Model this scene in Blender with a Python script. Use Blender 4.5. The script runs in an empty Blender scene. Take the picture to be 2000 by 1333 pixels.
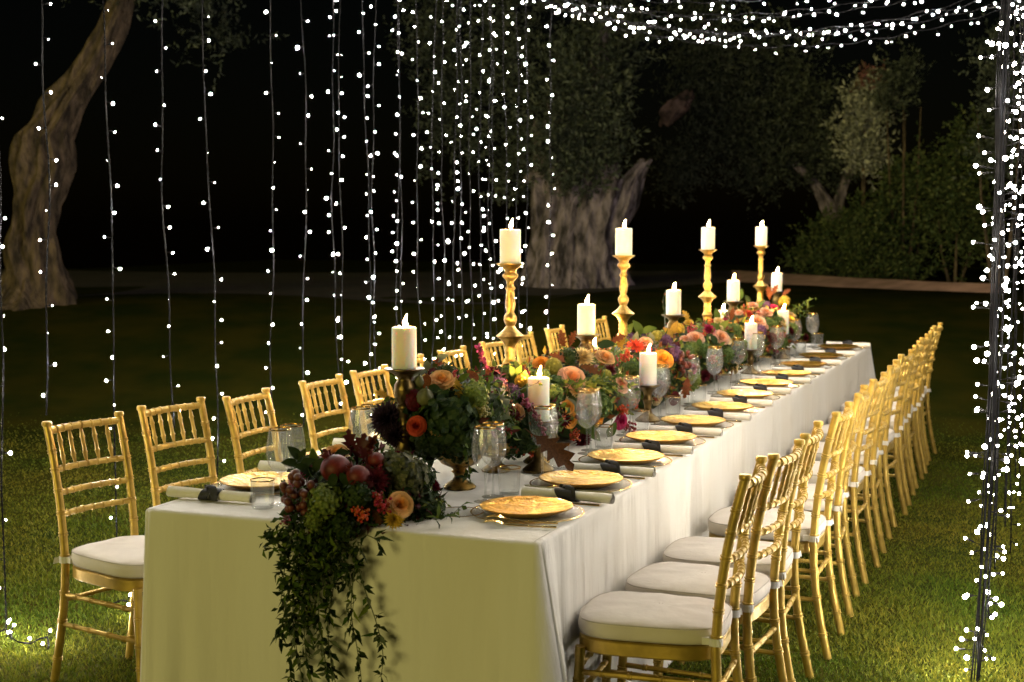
import bpy, math, random
import numpy as np
from mathutils import Vector, Matrix, noise

rng = np.random.default_rng(7)
random.seed(7)
R = math.radians
scene = bpy.context.scene
col = scene.collection

# ------------------------------------------------------------------ camera
EYE = 1.6
PITCH, YAW = R(4.7227), R(21.5354)
cam_d = bpy.data.cameras.new('camera')
cam = bpy.data.objects.new('camera', cam_d)
col.objects.link(cam)
cam.location = (0, 0, EYE)
cam.rotation_euler = (R(90) - PITCH, 0, YAW)
cam_d.lens, cam_d.sensor_width = 50.0, 36.0
cam_d.clip_start, cam_d.clip_end = 0.05, 400
cam_d.dof.use_dof = True
cam_d.dof.focus_distance = 5.0
cam_d.dof.aperture_fstop = 4.5
scene.camera = cam

# ------------------------------------------------------------------ world, moonless night sky
SUN_EL, SUN_AZ = R(4.5), R(192)          # azimuth clockwise from +Y
world = bpy.data.worlds.new('World')
scene.world = world
world.use_nodes = True
wn = world.node_tree
sky = wn.nodes.new('ShaderNodeTexSky')
sky.sky_type = 'NISHITA'
sky.sun_disc = False
sky.sun_elevation = SUN_EL
sky.sun_rotation = SUN_AZ
bgn = wn.nodes['Background']
wn.links.new(sky.outputs[0], bgn.inputs[0])
bgn.inputs[1].default_value = 0.0004

# added yellow fill from behind the camera; the place has no such lamp
fill_sun_d = bpy.data.lights.new('fill_sun', 'SUN')
fill_sun_d.energy = 1.05
fill_sun_d.angle = R(25)
fill_sun_d.color = (1.0, 0.87, 0.27)
fill_sun = bpy.data.objects.new('fill_sun', fill_sun_d)
col.objects.link(fill_sun)
to_sun = Vector((math.sin(SUN_AZ) * math.cos(SUN_EL), math.cos(SUN_AZ) * math.cos(SUN_EL), math.sin(SUN_EL)))
fill_sun.rotation_euler = to_sun.to_track_quat('Z', 'Y').to_euler()

vs = scene.view_settings
vs.view_transform, vs.look, vs.exposure, vs.gamma = 'Standard', 'None', 0.32, 1.0
vs.use_curve_mapping = False
scene.render.engine = 'CYCLES'
cy = scene.cycles
cy.use_denoising = True
try:
    cy.denoiser = 'OPENIMAGEDENOISE'
    cy.denoising_input_passes = 'RGB_ALBEDO_NORMAL'
except Exception:
    pass
cy.max_bounces, cy.diffuse_bounces, cy.glossy_bounces, cy.transmission_bounces = 8, 3, 3, 6
cy.transparent_max_bounces = 24
cy.sample_clamp_indirect = 2.0
cy.caustics_reflective = cy.caustics_refractive = False
cy.use_light_tree = True

# ------------------------------------------------------------------ sight lines (layout by measured bearings)
_f, _cx, _cy = 2778.0, 1000.0, 666.5
_fw = Vector((-math.sin(YAW) * math.cos(PITCH), math.cos(YAW) * math.cos(PITCH), -math.sin(PITCH)))
_rt = Vector((math.cos(YAW), math.sin(YAW), 0))
_up = _rt.cross(_fw)
_eye = Vector((0, 0, EYE))
def _ray(x, y): return _fw + _rt * ((x - _cx) / _f) - _up * ((y - _cy) / _f)
def onX(x, y, X): d = _ray(x, y); return _eye + d * (X / d.x)
def onY(x, y, Y): d = _ray(x, y); return _eye + d * (Y / d.y)
def onZ(x, y, Z): d = _ray(x, y); return _eye + d * ((Z - EYE) / d.z)
def onD(x, y, D): return _eye + _ray(x, y) * D
_fh = Vector((-math.sin(YAW), math.cos(YAW), 0))

# ------------------------------------------------------------------ materials
def new_mat(name):
    m = bpy.data.materials.new(name)
    m.use_nodes = True
    nt = m.node_tree
    return m, nt, nt.nodes['Principled BSDF'], nt.nodes['Material Output']

def pmat(name, color, rough=0.5, metal=0.0, noise=0.0, nscale=20.0, bump=0.0, bscale=60.0, spec=0.5, island=0.0, sheen=0.0, trans=0.0, coat=0.0, color2=None, stretch=None):
    m, nt, b, out = new_mat(name)
    b.inputs['Base Color'].default_value = (*color, 1)
    b.inputs['Roughness'].default_value = rough
    b.inputs['Metallic'].default_value = metal
    b.inputs['Specular IOR Level'].default_value = spec
    b.inputs['Sheen Weight'].default_value = sheen
    b.inputs['Coat Weight'].default_value = coat
    tc = nt.nodes.new('ShaderNodeTexCoord')
    vec = tc.outputs['Object']
    if stretch:
        mpn = nt.nodes.new('ShaderNodeMapping'); mpn.inputs['Scale'].default_value = (1, 1, stretch)
        nt.links.new(vec, mpn.inputs[0]); vec = mpn.outputs[0]
    if noise or color2:
        nz = nt.nodes.new('ShaderNodeTexNoise')
        nz.inputs['Scale'].default_value = nscale
        nz.inputs['Detail'].default_value = 4
        nt.links.new(vec, nz.inputs['Vector'])
        rp = nt.nodes.new('ShaderNodeValToRGB')
        c2 = color2 or tuple(min(1, c * (1 + noise)) for c in color)
        c1 = color if color2 else tuple(c * (1 - noise) for c in color)
        rp.color_ramp.elements[0].position, rp.color_ramp.elements[1].position = 0.35, 0.65
        rp.color_ramp.elements[0].color = (*c1, 1)
        rp.color_ramp.elements[1].color = (*c2, 1)
        nt.links.new(nz.outputs['Fac'], rp.inputs['Fac'])
        last = rp.outputs['Color']
    else:
        rgb = nt.nodes.new('ShaderNodeRGB')
        rgb.outputs[0].default_value = (*color, 1)
        last = rgb.outputs[0]
    if island:
        g = nt.nodes.new('ShaderNodeNewGeometry')
        hs = nt.nodes.new('ShaderNodeHueSaturation')
        mr = nt.nodes.new('ShaderNodeMapRange')
        mr.inputs['To Min'].default_value = 1 - island
        mr.inputs['To Max'].default_value = 1 + island
        nt.links.new(g.outputs['Random Per Island'], mr.inputs['Value'])
        nt.links.new(mr.outputs[0], hs.inputs['Value'])
        mr2 = nt.nodes.new('ShaderNodeMapRange')
        mr2.inputs['To Min'].default_value = 0.5 + island * 0.07
        mr2.inputs['To Max'].default_value = 0.5 - island * 0.07
        nt.links.new(g.outputs['Random Per Island'], mr2.inputs['Value'])
        nt.links.new(mr2.outputs[0], hs.inputs['Hue'])
        nt.links.new(last, hs.inputs['Color'])
        last = hs.outputs['Color']
    nt.links.new(last, b.inputs['Base Color'])
    if bump:
        bz = nt.nodes.new('ShaderNodeTexNoise')
        bz.inputs['Scale'].default_value = bscale
        bz.inputs['Detail'].default_value = 3
        nt.links.new(vec, bz.inputs['Vector'])
        bm = nt.nodes.new('ShaderNodeBump')
        bm.inputs['Strength'].default_value = bump
        bm.inputs['Distance'].default_value = 0.01 if not stretch else 0.08
        nt.links.new(bz.outputs['Fac'], bm.inputs['Height'])
        nt.links.new(bm.outputs[0], b.inputs['Normal'])
    if trans:
        tr = nt.nodes.new('ShaderNodeBsdfTranslucent')
        nt.links.new(last, tr.inputs['Color'])
        mx = nt.nodes.new('ShaderNodeMixShader')
        mx.inputs[0].default_value = trans
        nt.links.new(b.outputs[0], mx.inputs[1])
        nt.links.new(tr.outputs[0], mx.inputs[2])
        nt.links.new(mx.outputs[0], out.inputs[0])
    return m

def petal_mat(name, inner, outer, trans=0.25):
    m, nt, b, out = new_mat(name)
    tc = nt.nodes.new('ShaderNodeTexCoord')
    ln = nt.nodes.new('ShaderNodeVectorMath'); ln.operation = 'LENGTH'
    nt.links.new(tc.outputs['Object'], ln.inputs[0])
    nz = nt.nodes.new('ShaderNodeTexNoise'); nz.inputs['Scale'].default_value = 3.5
    nt.links.new(tc.outputs['Object'], nz.inputs['Vector'])
    ad = nt.nodes.new('ShaderNodeMath'); ad.operation = 'MULTIPLY_ADD'
    ad.inputs[1].default_value = 0.5; ad.inputs[2].default_value = -0.25
    nt.links.new(nz.outputs['Fac'], ad.inputs[0])
    a2 = nt.nodes.new('ShaderNodeMath'); a2.operation = 'ADD'
    nt.links.new(ln.outputs['Value'], a2.inputs[0]); nt.links.new(ad.outputs[0], a2.inputs[1])
    rp = nt.nodes.new('ShaderNodeValToRGB')
    rp.color_ramp.elements[0].position, rp.color_ramp.elements[1].position = 0.3, 0.95
    rp.color_ramp.elements[0].color = (*inner, 1); rp.color_ramp.elements[1].color = (*outer, 1)
    nt.links.new(a2.outputs[0], rp.inputs['Fac'])
    gi = nt.nodes.new('ShaderNodeNewGeometry')
    mi_ = nt.nodes.new('ShaderNodeMapRange'); mi_.inputs['To Min'].default_value = 0.62; mi_.inputs['To Max'].default_value = 1.12
    nt.links.new(gi.outputs['Random Per Island'], mi_.inputs['Value'])
    hs = nt.nodes.new('ShaderNodeHueSaturation')
    nt.links.new(mi_.outputs[0], hs.inputs['Value']); nt.links.new(rp.outputs[0], hs.inputs['Color'])
    nt.links.new(hs.outputs[0], b.inputs['Base Color'])
    b.inputs['Roughness'].default_value = 0.65
    b.inputs['Specular IOR Level'].default_value = 0.15
    tr = nt.nodes.new('ShaderNodeBsdfTranslucent')
    nt.links.new(hs.outputs[0], tr.inputs['Color'])
    mx = nt.nodes.new('ShaderNodeMixShader'); mx.inputs[0].default_value = trans
    nt.links.new(b.outputs[0], mx.inputs[1]); nt.links.new(tr.outputs[0], mx.inputs[2])
    nt.links.new(mx.outputs[0], out.inputs[0])
    return m

def emit_mat(name, color, strength):
    m = bpy.data.materials.new(name)
    m.use_nodes = True
    nt = m.node_tree
    nt.nodes.remove(nt.nodes['Principled BSDF'])
    e = nt.nodes.new('ShaderNodeEmission')
    e.inputs[0].default_value = (*color, 1)
    e.inputs[1].default_value = strength
    nt.links.new(e.outputs[0], nt.nodes['Material Output'].inputs[0])
    return m

def glass_mat(name, haze=0.08, tint=(0.97, 0.98, 0.97)):
    m = bpy.data.materials.new(name)
    m.use_nodes = True
    nt = m.node_tree
    nt.nodes.remove(nt.nodes['Principled BSDF'])
    out = nt.nodes['Material Output']
    lw = nt.nodes.new('ShaderNodeLayerWeight'); lw.inputs['Blend'].default_value = 0.32
    mr = nt.nodes.new('ShaderNodeMapRange')
    mr.inputs['To Min'].default_value, mr.inputs['To Max'].default_value = 0.04, 0.60
    nt.links.new(lw.outputs['Facing'], mr.inputs['Value'])
    t = nt.nodes.new('ShaderNodeBsdfTransparent'); t.inputs[0].default_value = (*tint, 1)
    g = nt.nodes.new('ShaderNodeBsdfGlossy'); g.inputs['Roughness'].default_value = 0.16
    d = nt.nodes.new('ShaderNodeBsdfTranslucent'); d.inputs[0].default_value = (0.9, 0.9, 0.88, 1)
    m1 = nt.nodes.new('ShaderNodeMixShader')
    nt.links.new(mr.outputs[0], m1.inputs[0]); nt.links.new(t.outputs[0], m1.inputs[1]); nt.links.new(g.outputs[0], m1.inputs[2])
    d2 = nt.nodes.new('ShaderNodeBsdfDiffuse'); d2.inputs[0].default_value = (0.9, 0.9, 0.88, 1)
    ds = nt.nodes.new('ShaderNodeMixShader'); ds.inputs[0].default_value = 0.5
    nt.links.new(d.outputs[0], ds.inputs[1]); nt.links.new(d2.outputs[0], ds.inputs[2])
    m2 = nt.nodes.new('ShaderNodeMixShader'); m2.inputs[0].default_value = haze
    nt.links.new(m1.outputs[0], m2.inputs[1]); nt.links.new(ds.outputs[0], m2.inputs[2])
    nt.links.new(m2.outputs[0], out.inputs[0])
    return m

M = {}
M['chair_gold'] = pmat('chair_gold_paint', (0.50, 0.335, 0.070), rough=0.34, metal=0.5, noise=0.20, nscale=16, bump=0.05, bscale=90)
M['cushion'] = pmat('cushion_fabric', (0.66, 0.60, 0.53), rough=0.9, noise=0.05, nscale=9, bump=0.55, bscale=13, sheen=0.2)
M['strap'] = pmat('strap_fabric', (0.74, 0.71, 0.66), rough=0.9, noise=0.05)
M['piping'] = pmat('piping_fabric', (0.5, 0.45, 0.39), rough=0.9)
M['linen'] = pmat('napkin_linen', (0.80, 0.77, 0.72), rough=0.95, noise=0.03, nscale=40, bump=0.15, bscale=120, sheen=0.2)
M['ribbon'] = pmat('black_ribbon', (0.012, 0.012, 0.014), rough=0.65, noise=0.2, bump=0.2, bscale=60)
M['gold'] = pmat('polished_gold', (0.72, 0.47, 0.14), rough=0.24, metal=1.0, noise=0.1, nscale=60)
M['cutlery'] = pmat('gold_cutlery', (0.75, 0.52, 0.17), rough=0.22, metal=1.0)
M['brass'] = pmat('antique_brass', (0.62, 0.40, 0.11), rough=0.30, metal=1.0, noise=0.28, nscale=45, bump=0.25, bscale=70)
M['bronze'] = pmat('dark_bronze', (0.15, 0.10, 0.035), rough=0.33, metal=0.9, noise=0.35, nscale=40, bump=0.2, bscale=60)
M['mercury'] = pmat('mercury_gold_bowl', (0.03, 0.02, 0.01), rough=0.3, metal=0.9, color2=(0.60, 0.40, 0.11), nscale=34, bump=0.3, bscale=50)
M['plate'] = pmat('gold_glazed_plate', (0.38, 0.20, 0.009), rough=0.28, metal=0.9, color2=(0.70, 0.45, 0.065), nscale=38, bump=1.0, bscale=50, coat=0.1)
M['plate_under'] = pmat('plate_underside', (0.42, 0.23, 0.045), rough=0.4, metal=0.4)
M['glass'] = glass_mat('clear_glass', 0.05)
M['ribbed_glass'] = glass_mat('ribbed_glass', 0.07)
M['charger_glass'] = glass_mat('charger_glass', 0.07)
M['wick'] = pmat('wick', (0.02, 0.015, 0.01), rough=0.9)
M['print'] = pmat('candle_print', (0.05, 0.035, 0.02), rough=0.8)
M['wire'] = pmat('dark_cable', (0.005, 0.005, 0.006), rough=0.8, spec=0.08)
M['flame'] = emit_mat('candle_flame', (1.0, 0.60, 0.24), 3600.0)
_nt = M['flame'].node_tree
_lw = _nt.nodes.new('ShaderNodeLayerWeight'); _lw.inputs['Blend'].default_value = 0.5
_rp = _nt.nodes.new('ShaderNodeValToRGB')
_rp.color_ramp.elements[0].position, _rp.color_ramp.elements[1].position = 0.02, 0.58
_rp.color_ramp.elements[0].color = (1.0, 0.56, 0.20, 1); _rp.color_ramp.elements[1].color = (0.0009, 0.00024, 0.00002, 1)
_nt.links.new(_lw.outputs['Facing'], _rp.inputs[0]); _nt.links.new(_rp.outputs[0], _nt.nodes['Emission'].inputs[0])
M['bulb_a'] = emit_mat('led_warm', (1.0, 0.90, 0.74), 1000.0)
M['bulb_b'] = emit_mat('led_white', (1.0, 0.95, 0.88), 2400.0)
M['bulb_d'] = emit_mat('led_frosted', (1.0, 0.90, 0.76), 70.0)
M['bulb_c'] = emit_mat('led_soft', (1.0, 0.86, 0.64), 340.0)
# wax
m, nt, b, out = new_mat('candle_wax')
b.inputs['Base Color'].default_value = (0.90, 0.83, 0.70, 1)
b.inputs['Roughness'].default_value = 0.5
b.inputs['Subsurface Weight'].default_value = 1.0
b.inputs['Subsurface Radius'].default_value = (1.0, 0.55, 0.28)
b.inputs['Subsurface Scale'].default_value = 0.035
M['wax'] = m
M['melt'] = pmat('melted_wax', (0.85, 0.66, 0.42), rough=0.25)
# cloth
m, nt, b, out = new_mat('white_tablecloth')
b.inputs['Base Color'].default_value = (0.80, 0.775, 0.72, 1)
b.inputs['Roughness'].default_value = 0.92
b.inputs['Sheen Weight'].default_value = 0.15
tc = nt.nodes.new('ShaderNodeTexCoord')
mp = nt.nodes.new('ShaderNodeMapping'); mp.inputs['Scale'].default_value = (1, 1, 0.12)
nt.links.new(tc.outputs['Object'], mp.inputs[0])
n1 = nt.nodes.new('ShaderNodeTexNoise'); n1.inputs['Scale'].default_value = 9; n1.inputs['Detail'].default_value = 5
nt.links.new(mp.outputs[0], n1.inputs['Vector'])
n2 = nt.nodes.new('ShaderNodeTexNoise'); n2.inputs['Scale'].default_value = 260
nt.links.new(tc.outputs['Object'], n2.inputs['Vector'])
b1 = nt.nodes.new('ShaderNodeBump'); b1.inputs['Strength'].default_value = 0.5; b1.inputs['Distance'].default_value = 0.03
nt.links.new(n1.outputs['Fac'], b1.inputs['Height'])
b2 = nt.nodes.new('ShaderNodeBump'); b2.inputs['Strength'].default_value = 0.18; b2.inputs['Distance'].default_value = 0.002
nt.links.new(n2.outputs['Fac'], b2.inputs['Height']); nt.links.new(b1.outputs[0], b2.inputs['Normal'])
nt.links.new(b2.outputs[0], b.inputs['Normal'])
n3 = nt.nodes.new('ShaderNodeTexNoise'); n3.inputs['Scale'].default_value = 3.0; n3.inputs['Detail'].default_value = 4
nt.links.new(mp.outputs[0], n3.inputs['Vector'])
rp = nt.nodes.new('ShaderNodeValToRGB')
rp.color_ramp.elements[0].color = (0.77, 0.735, 0.66, 1); rp.color_ramp.elements[1].color = (0.83, 0.81, 0.765, 1)
rp.color_ramp.elements[0].position, rp.color_ramp.elements[1].position = 0.3, 0.7
nt.links.new(n3.outputs['Fac'], rp.inputs[0]); nt.links.new(rp.outputs[0], b.inputs['Base Color'])
M['cloth'] = m

# plants
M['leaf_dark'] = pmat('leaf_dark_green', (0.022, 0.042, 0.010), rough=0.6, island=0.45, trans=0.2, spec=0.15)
M['leaf_mid'] = pmat('leaf_mid_green', (0.080, 0.130, 0.020), rough=0.6, island=0.45, trans=0.25, spec=0.15)
M['leaf_lime'] = pmat('leaf_lime_green', (0.215, 0.250, 0.040), rough=0.5, island=0.35, trans=0.3, spec=0.15)
M['leaf_euc'] = pmat('eucalyptus_leaf', (0.140, 0.165, 0.105), rough=0.6, island=0.25, trans=0.2, spec=0.15)
M['leaf_burg'] = pmat('burgundy_leaf', (0.075, 0.014, 0.016), rough=0.45, island=0.4, trans=0.25, spec=0.15)
M['leaf_rust'] = pmat('rust_autumn_leaf', (0.190, 0.060, 0.018), rough=0.55, noise=0.4, nscale=25, island=0.3, trans=0.25, spec=0.15)
M['leaf_brown'] = pmat('brown_oak_leaf', (0.085, 0.032, 0.008), rough=0.55, noise=0.3, nscale=30, trans=0.2, spec=0.15)
M['leaf_yellow'] = pmat('yellow_autumn_leaf', (0.420, 0.260, 0.040), rough=0.55, noise=0.35, nscale=25, trans=0.3, spec=0.15)
M['stem'] = pmat('green_stem', (0.06, 0.08, 0.03), rough=0.6)
M['hyd_dark'] = pmat('hydrangea_dark', (0.030, 0.055, 0.014), rough=0.55, island=0.5, trans=0.2, spec=0.15)
M['hyd_purple'] = pmat('hydrangea_antique', (0.070, 0.075, 0.045), rough=0.6, island=0.5, trans=0.2, color2=(0.12, 0.13, 0.045), nscale=14, spec=0.15)
M['hyd_lime'] = pmat('hydrangea_lime', (0.200, 0.260, 0.060), rough=0.55, island=0.4, trans=0.3, spec=0.15)
M['hyd_green'] = pmat('hydrangea_green', (0.105, 0.165, 0.040), rough=0.55, island=0.45, trans=0.25, spec=0.15)
M['hyd_mauve'] = pmat('hydrangea_mauve', (0.150, 0.070, 0.150), rough=0.6, island=0.45, trans=0.25, spec=0.15)
M['pet_apricot'] = petal_mat('petal_apricot', (0.80, 0.33, 0.08), (0.80, 0.50, 0.22))
M['pet_peach'] = petal_mat('petal_peach', (0.78, 0.30, 0.12), (0.82, 0.52, 0.36))
M['pet_orange'] = petal_mat('petal_orange', (0.80, 0.30, 0.02), (0.80, 0.36, 0.06))
M['pet_cream'] = petal_mat('petal_cream', (0.75, 0.50, 0.16), (0.80, 0.66, 0.36))
M['pet_red'] = petal_mat('petal_red', (0.50, 0.04, 0.02), (0.62, 0.09, 0.04))
M['pet_magenta'] = petal_mat('petal_magenta', (0.35, 0.01, 0.06), (0.50, 0.03, 0.12))
M['pet_burg'] = petal_mat('petal_burgundy', (0.07, 0.006, 0.012), (0.14, 0.012, 0.02))
M['pet_black'] = petal_mat('petal_black_plum', (0.012, 0.006, 0.012), (0.035, 0.016, 0.030))
M['pet_yellow'] = petal_mat('petal_yellow', (0.70, 0.40, 0.03), (0.80, 0.55, 0.08))
M['pet_pom'] = petal_mat('petal_green_pompon', (0.30, 0.30, 0.05), (0.42, 0.40, 0.08))
M['berry_or'] = pmat('orange_berries', (0.55, 0.09, 0.015), rough=0.3, island=0.3, coat=0.3)
M['berry_red'] = pmat('red_berries', (0.30, 0.012, 0.012), rough=0.3, island=0.3, coat=0.3)
M['berry_pink'] = pmat('pink_berries', (0.24, 0.035, 0.05), rough=0.4, island=0.5)
M['berry_green'] = pmat('green_berries', (0.22, 0.20, 0.05), rough=0.45, island=0.4)
M['amaranth'] = pmat('amaranth', (0.17, 0.006, 0.05), rough=0.7, island=0.5)
M['pomegranate'] = pmat('pomegranate_skin', (0.125, 0.016, 0.012), rough=0.5, noise=0.5, nscale=28, spec=0.3)
M['grape'] = pmat('red_grape', (0.12, 0.03, 0.02), rough=0.45, noise=0.35, nscale=40)
M['fig'] = pmat('green_fig', (0.10, 0.10, 0.03), rough=0.5, noise=0.3, nscale=30)
M['bark'] = pmat('olive_bark', (0.140, 0.115, 0.135), rough=0.95, noise=0.8, nscale=9, bump=1.0, bscale=18, stretch=0.4)
M['bark_dark'] = pmat('brown_bark', (0.088, 0.062, 0.040), rough=0.95, noise=0.7, nscale=10, bump=1.0, bscale=18, stretch=0.4)
M['cut_wood'] = pmat('pale_cut_wood', (0.15, 0.10, 0.095), rough=0.95, noise=0.5, nscale=8, bump=1.0, bscale=10, stretch=0.99)
M['olive_leaf'] = pmat('olive_foliage', (0.060, 0.074, 0.054), rough=0.55, island=0.8, trans=0.15, spec=0.15)
M['silver_lit_leaf'] = pmat('silver_lit_foliage', (0.270, 0.280, 0.220), rough=0.55, island=0.5, trans=0.15, spec=0.15)  # leaf colour made paler to stand for strong light on this crown
M['bush_leaf'] = pmat('bush_foliage', (0.058, 0.080, 0.030), rough=0.55, island=0.6, trans=0.15, spec=0.15)
M['red_leaf'] = pmat('red_foliage', (0.150, 0.075, 0.060), rough=0.55, island=0.5, trans=0.15, spec=0.15)
M['path'] = pmat('pink_gravel', (0.50, 0.30, 0.25), rough=0.95, noise=0.25, nscale=3, bump=0.6, bscale=12)
M['soil'] = pmat('brown_soil', (0.026, 0.015, 0.009), rough=1.0, noise=0.5, nscale=1.2, bump=0.8, bscale=5)
M['lawn'] = pmat('lawn_turf', (0.018, 0.026, 0.003), rough=1.0, spec=0.03, color2=(0.042, 0.038, 0.004), nscale=1.6, bump=0.35, bscale=70)
M['blade'] = pmat('grass_blade', (0.080, 0.130, 0.010), rough=0.7, island=0.45, trans=0.25, color2=(0.190, 0.180, 0.017), nscale=0.9, spec=0.15)

# ------------------------------------------------------------------ mesh helpers
class MB:
    def __init__(s): s.V, s.F, s.I = [], [], []
    def add(s, V, F, mi=0):
        o = len(s.V)
        s.V.extend([tuple(v) for v in V])
        s.F.extend([tuple(i + o for i in f) for f in F])
        s.I.extend([mi] * len(F))
        return s
    def lathe(s, prof, n=20, mi=0, rib=0.0, ribs=0, z0=0.0, ox=0.0, oy=0.0):
        V, F = [], []
        for k, pr in enumerate(prof):
            r, z = pr[0], pr[1]
            a = pr[2] if len(pr) > 2 else 1.0
            for j in range(n):
                t = 2 * math.pi * j / n
                rr = r * (1 + rib * a * math.cos(ribs * t)) if ribs else r
                V.append((ox + rr * math.cos(t), oy + rr * math.sin(t), z + z0))
        for k in range(len(prof) - 1):
            for j in range(n):
                a_, b_ = k * n + j, k * n + (j + 1) % n
                F.append((a_, b_, b_ + n, a_ + n))
        return s.add(V, F, mi)
    def tube(s, pts, rad, n=8, mi=0, caps=True):
        pts = [Vector(p) for p in pts]
        if not hasattr(rad, '__len__'): rad = [rad] * len(pts)
        V, F = [], []
        t0 = (pts[1] - pts[0]).normalized()
        ref = Vector((0, 0, 1)) if abs(t0.z) < 0.9 else Vector((1, 0, 0))
        nrm = t0.cross(ref).normalized()
        for k, p in enumerate(pts):
            if k == 0: t = t0
            elif k == len(pts) - 1: t = pts[k] - pts[k - 1]
            else: t = pts[k + 1] - pts[k - 1]
            if t.length < 1e-9: t = t0
            t = t.normalized()
            nrm = (nrm - t * nrm.dot(t))
            nrm = nrm.normalized() if nrm.length > 1e-6 else t.orthogonal().normalized()
            bn = t.cross(nrm)
            for j in range(n):
                a = 2 * math.pi * j / n
                V.append(p + (nrm * math.cos(a) + bn * math.sin(a)) * rad[k])
        m_ = len(pts)
        for k in range(m_ - 1):
            for j in range(n):
                a_, b_ = k * n + j, k * n + (j + 1) % n
                F.append((a_, b_, b_ + n, a_ + n))
        if caps:
            F.append(tuple(range(n))[::-1])
            F.append(tuple((m_ - 1) * n + j for j in range(n)))
        return s.add(V, F, mi)
    def box(s, c, h, mi=0):
        V = [(c[0] + sx * h[0], c[1] + sy * h[1], c[2] + sz * h[2]) for sx in (-1, 1) for sy in (-1, 1) for sz in (-1, 1)]
        return s.add(V, [(0, 1, 3, 2), (4, 6, 7, 5), (0, 4, 5, 1), (2, 3, 7, 6), (0, 2, 6, 4), (1, 5, 7, 3)], mi)
    def ball(s, c, r, mi=0, sub=1, sq=(1, 1, 1)):
        V, F = ICO[sub]
        return s.add([(c[0] + v[0] * r * sq[0], c[1] + v[1] * r * sq[1], c[2] + v[2] * r * sq[2]) for v in V], F, mi)
    def mesh(s, name, mats, smooth=True, sharp=40):
        return np_mesh(name, s.V, s.F, mats, s.I, smooth, sharp)

def _ico(sub):
    t = (1 + 5 ** 0.5) / 2
    V = [(-1, t, 0), (1, t, 0), (-1, -t, 0), (1, -t, 0), (0, -1, t), (0, 1, t), (0, -1, -t), (0, 1, -t), (t, 0, -1), (t, 0, 1), (-t, 0, -1), (-t, 0, 1)]
    F = [(0, 11, 5), (0, 5, 1), (0, 1, 7), (0, 7, 10), (0, 10, 11), (1, 5, 9), (5, 11, 4), (11, 10, 2), (10, 7, 6), (7, 1, 8), (3, 9, 4), (3, 4, 2), (3, 2, 6), (3, 6, 8), (3, 8, 9), (4, 9, 5), (2, 4, 11), (6, 2, 10), (8, 6, 7), (9, 8, 1)]
    V = [Vector(v).normalized() for v in V]
    for _ in range(sub):
        mid, F2 = {}, []
        def mp(a, b):
            k = (min(a, b), max(a, b))
            if k not in mid:
                V.append(((V[a] + V[b]) / 2).normalized()); mid[k] = len(V) - 1
            return mid[k]
        for a, b, c in F:
            x, y, z = mp(a, b), mp(b, c), mp(c, a)
            F2 += [(a, x, z), (b, y, x), (c, z, y), (x, y, z)]
        F = F2
    return [tuple(v) for v in V], F
ICO = {0: _ico(0), 1: _ico(1), 2: _ico(2)}

def np_mesh(name, V, F, mats, I=None, smooth=True, sharp=None):
    me = bpy.data.meshes.new(name)
    if isinstance(F, np.ndarray):
        n, k = F.shape
        me.vertices.add(len(V)); me.vertices.foreach_set('co', np.asarray(V, dtype=np.float32).ravel())
        me.loops.add(n * k); me.loops.foreach_set('vertex_index', F.astype(np.int32).ravel())
        me.polygons.add(n); me.polygons.foreach_set('loop_start', np.arange(0, n * k, k, dtype=np.int32))
        me.polygons.foreach_set('loop_total', np.full(n, k, dtype=np.int32))
        me.update(calc_edges=True)
    else:
        me.from_pydata(V, [], F)
    for m_ in (mats if isinstance(mats, (list, tuple)) else [mats]): me.materials.append(m_)
    if I is not None and len(me.materials) > 1: me.polygons.foreach_set('material_index', np.asarray(I, dtype=np.int32))
    if smooth:
        me.polygons.foreach_set('use_smooth', np.ones(len(me.polygons), dtype=bool))
        if sharp: me.set_sharp_from_angle(angle=R(sharp))
    me.update()
    return me

def ob(name, me, parent=None, loc=(0, 0, 0), rot=(0, 0, 0), scale=1.0, mat=None):
    o = bpy.data.objects.new(name, me)
    col.objects.link(o)
    if parent: o.parent = parent
    o.location = loc
    if isinstance(rot, (list, tuple)): o.rotation_euler = rot
    else:
        o.rotation_euler = rot.to_euler()
    o.scale = (scale,) * 3 if not hasattr(scale, '__len__') else scale
    if mat:
        o.material_slots[0].link = 'OBJECT'
        o.material_slots[0].material = mat
    return o

def tag(o, label=None, cat=None, group=None, kind=None):
    if label: o['label'] = label
    if cat: o['category'] = cat
    if group: o['group'] = group
    if kind: o['kind'] = kind
    return o

def empty(name, loc=(0, 0, 0), rz=0.0):
    o = bpy.data.objects.new(name, None)
    o.empty_display_size = 0.05
    col.objects.link(o)
    o.location = loc
    o.rotation_euler = (0, 0, rz)
    return o

KIDS = {}
def copy_tree(o, parent=None):
    c = o.copy()
    for k in list(c.keys()):
        if k in ('label', 'group', 'category') and parent is None: del c[k]
    col.objects.link(c)
    c.parent = parent
    for ch in list(o.children): copy_tree(ch, c)
    return c

ORD = ['first', 'second', 'third', 'fourth', 'fifth', 'sixth', 'seventh', 'eighth', 'ninth', 'tenth', 'eleventh', 'twelfth', 'thirteenth', 'fourteenth', 'fifteenth', 'sixteenth', 'seventeenth', 'eighteenth', 'nineteenth', 'twentieth']

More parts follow.
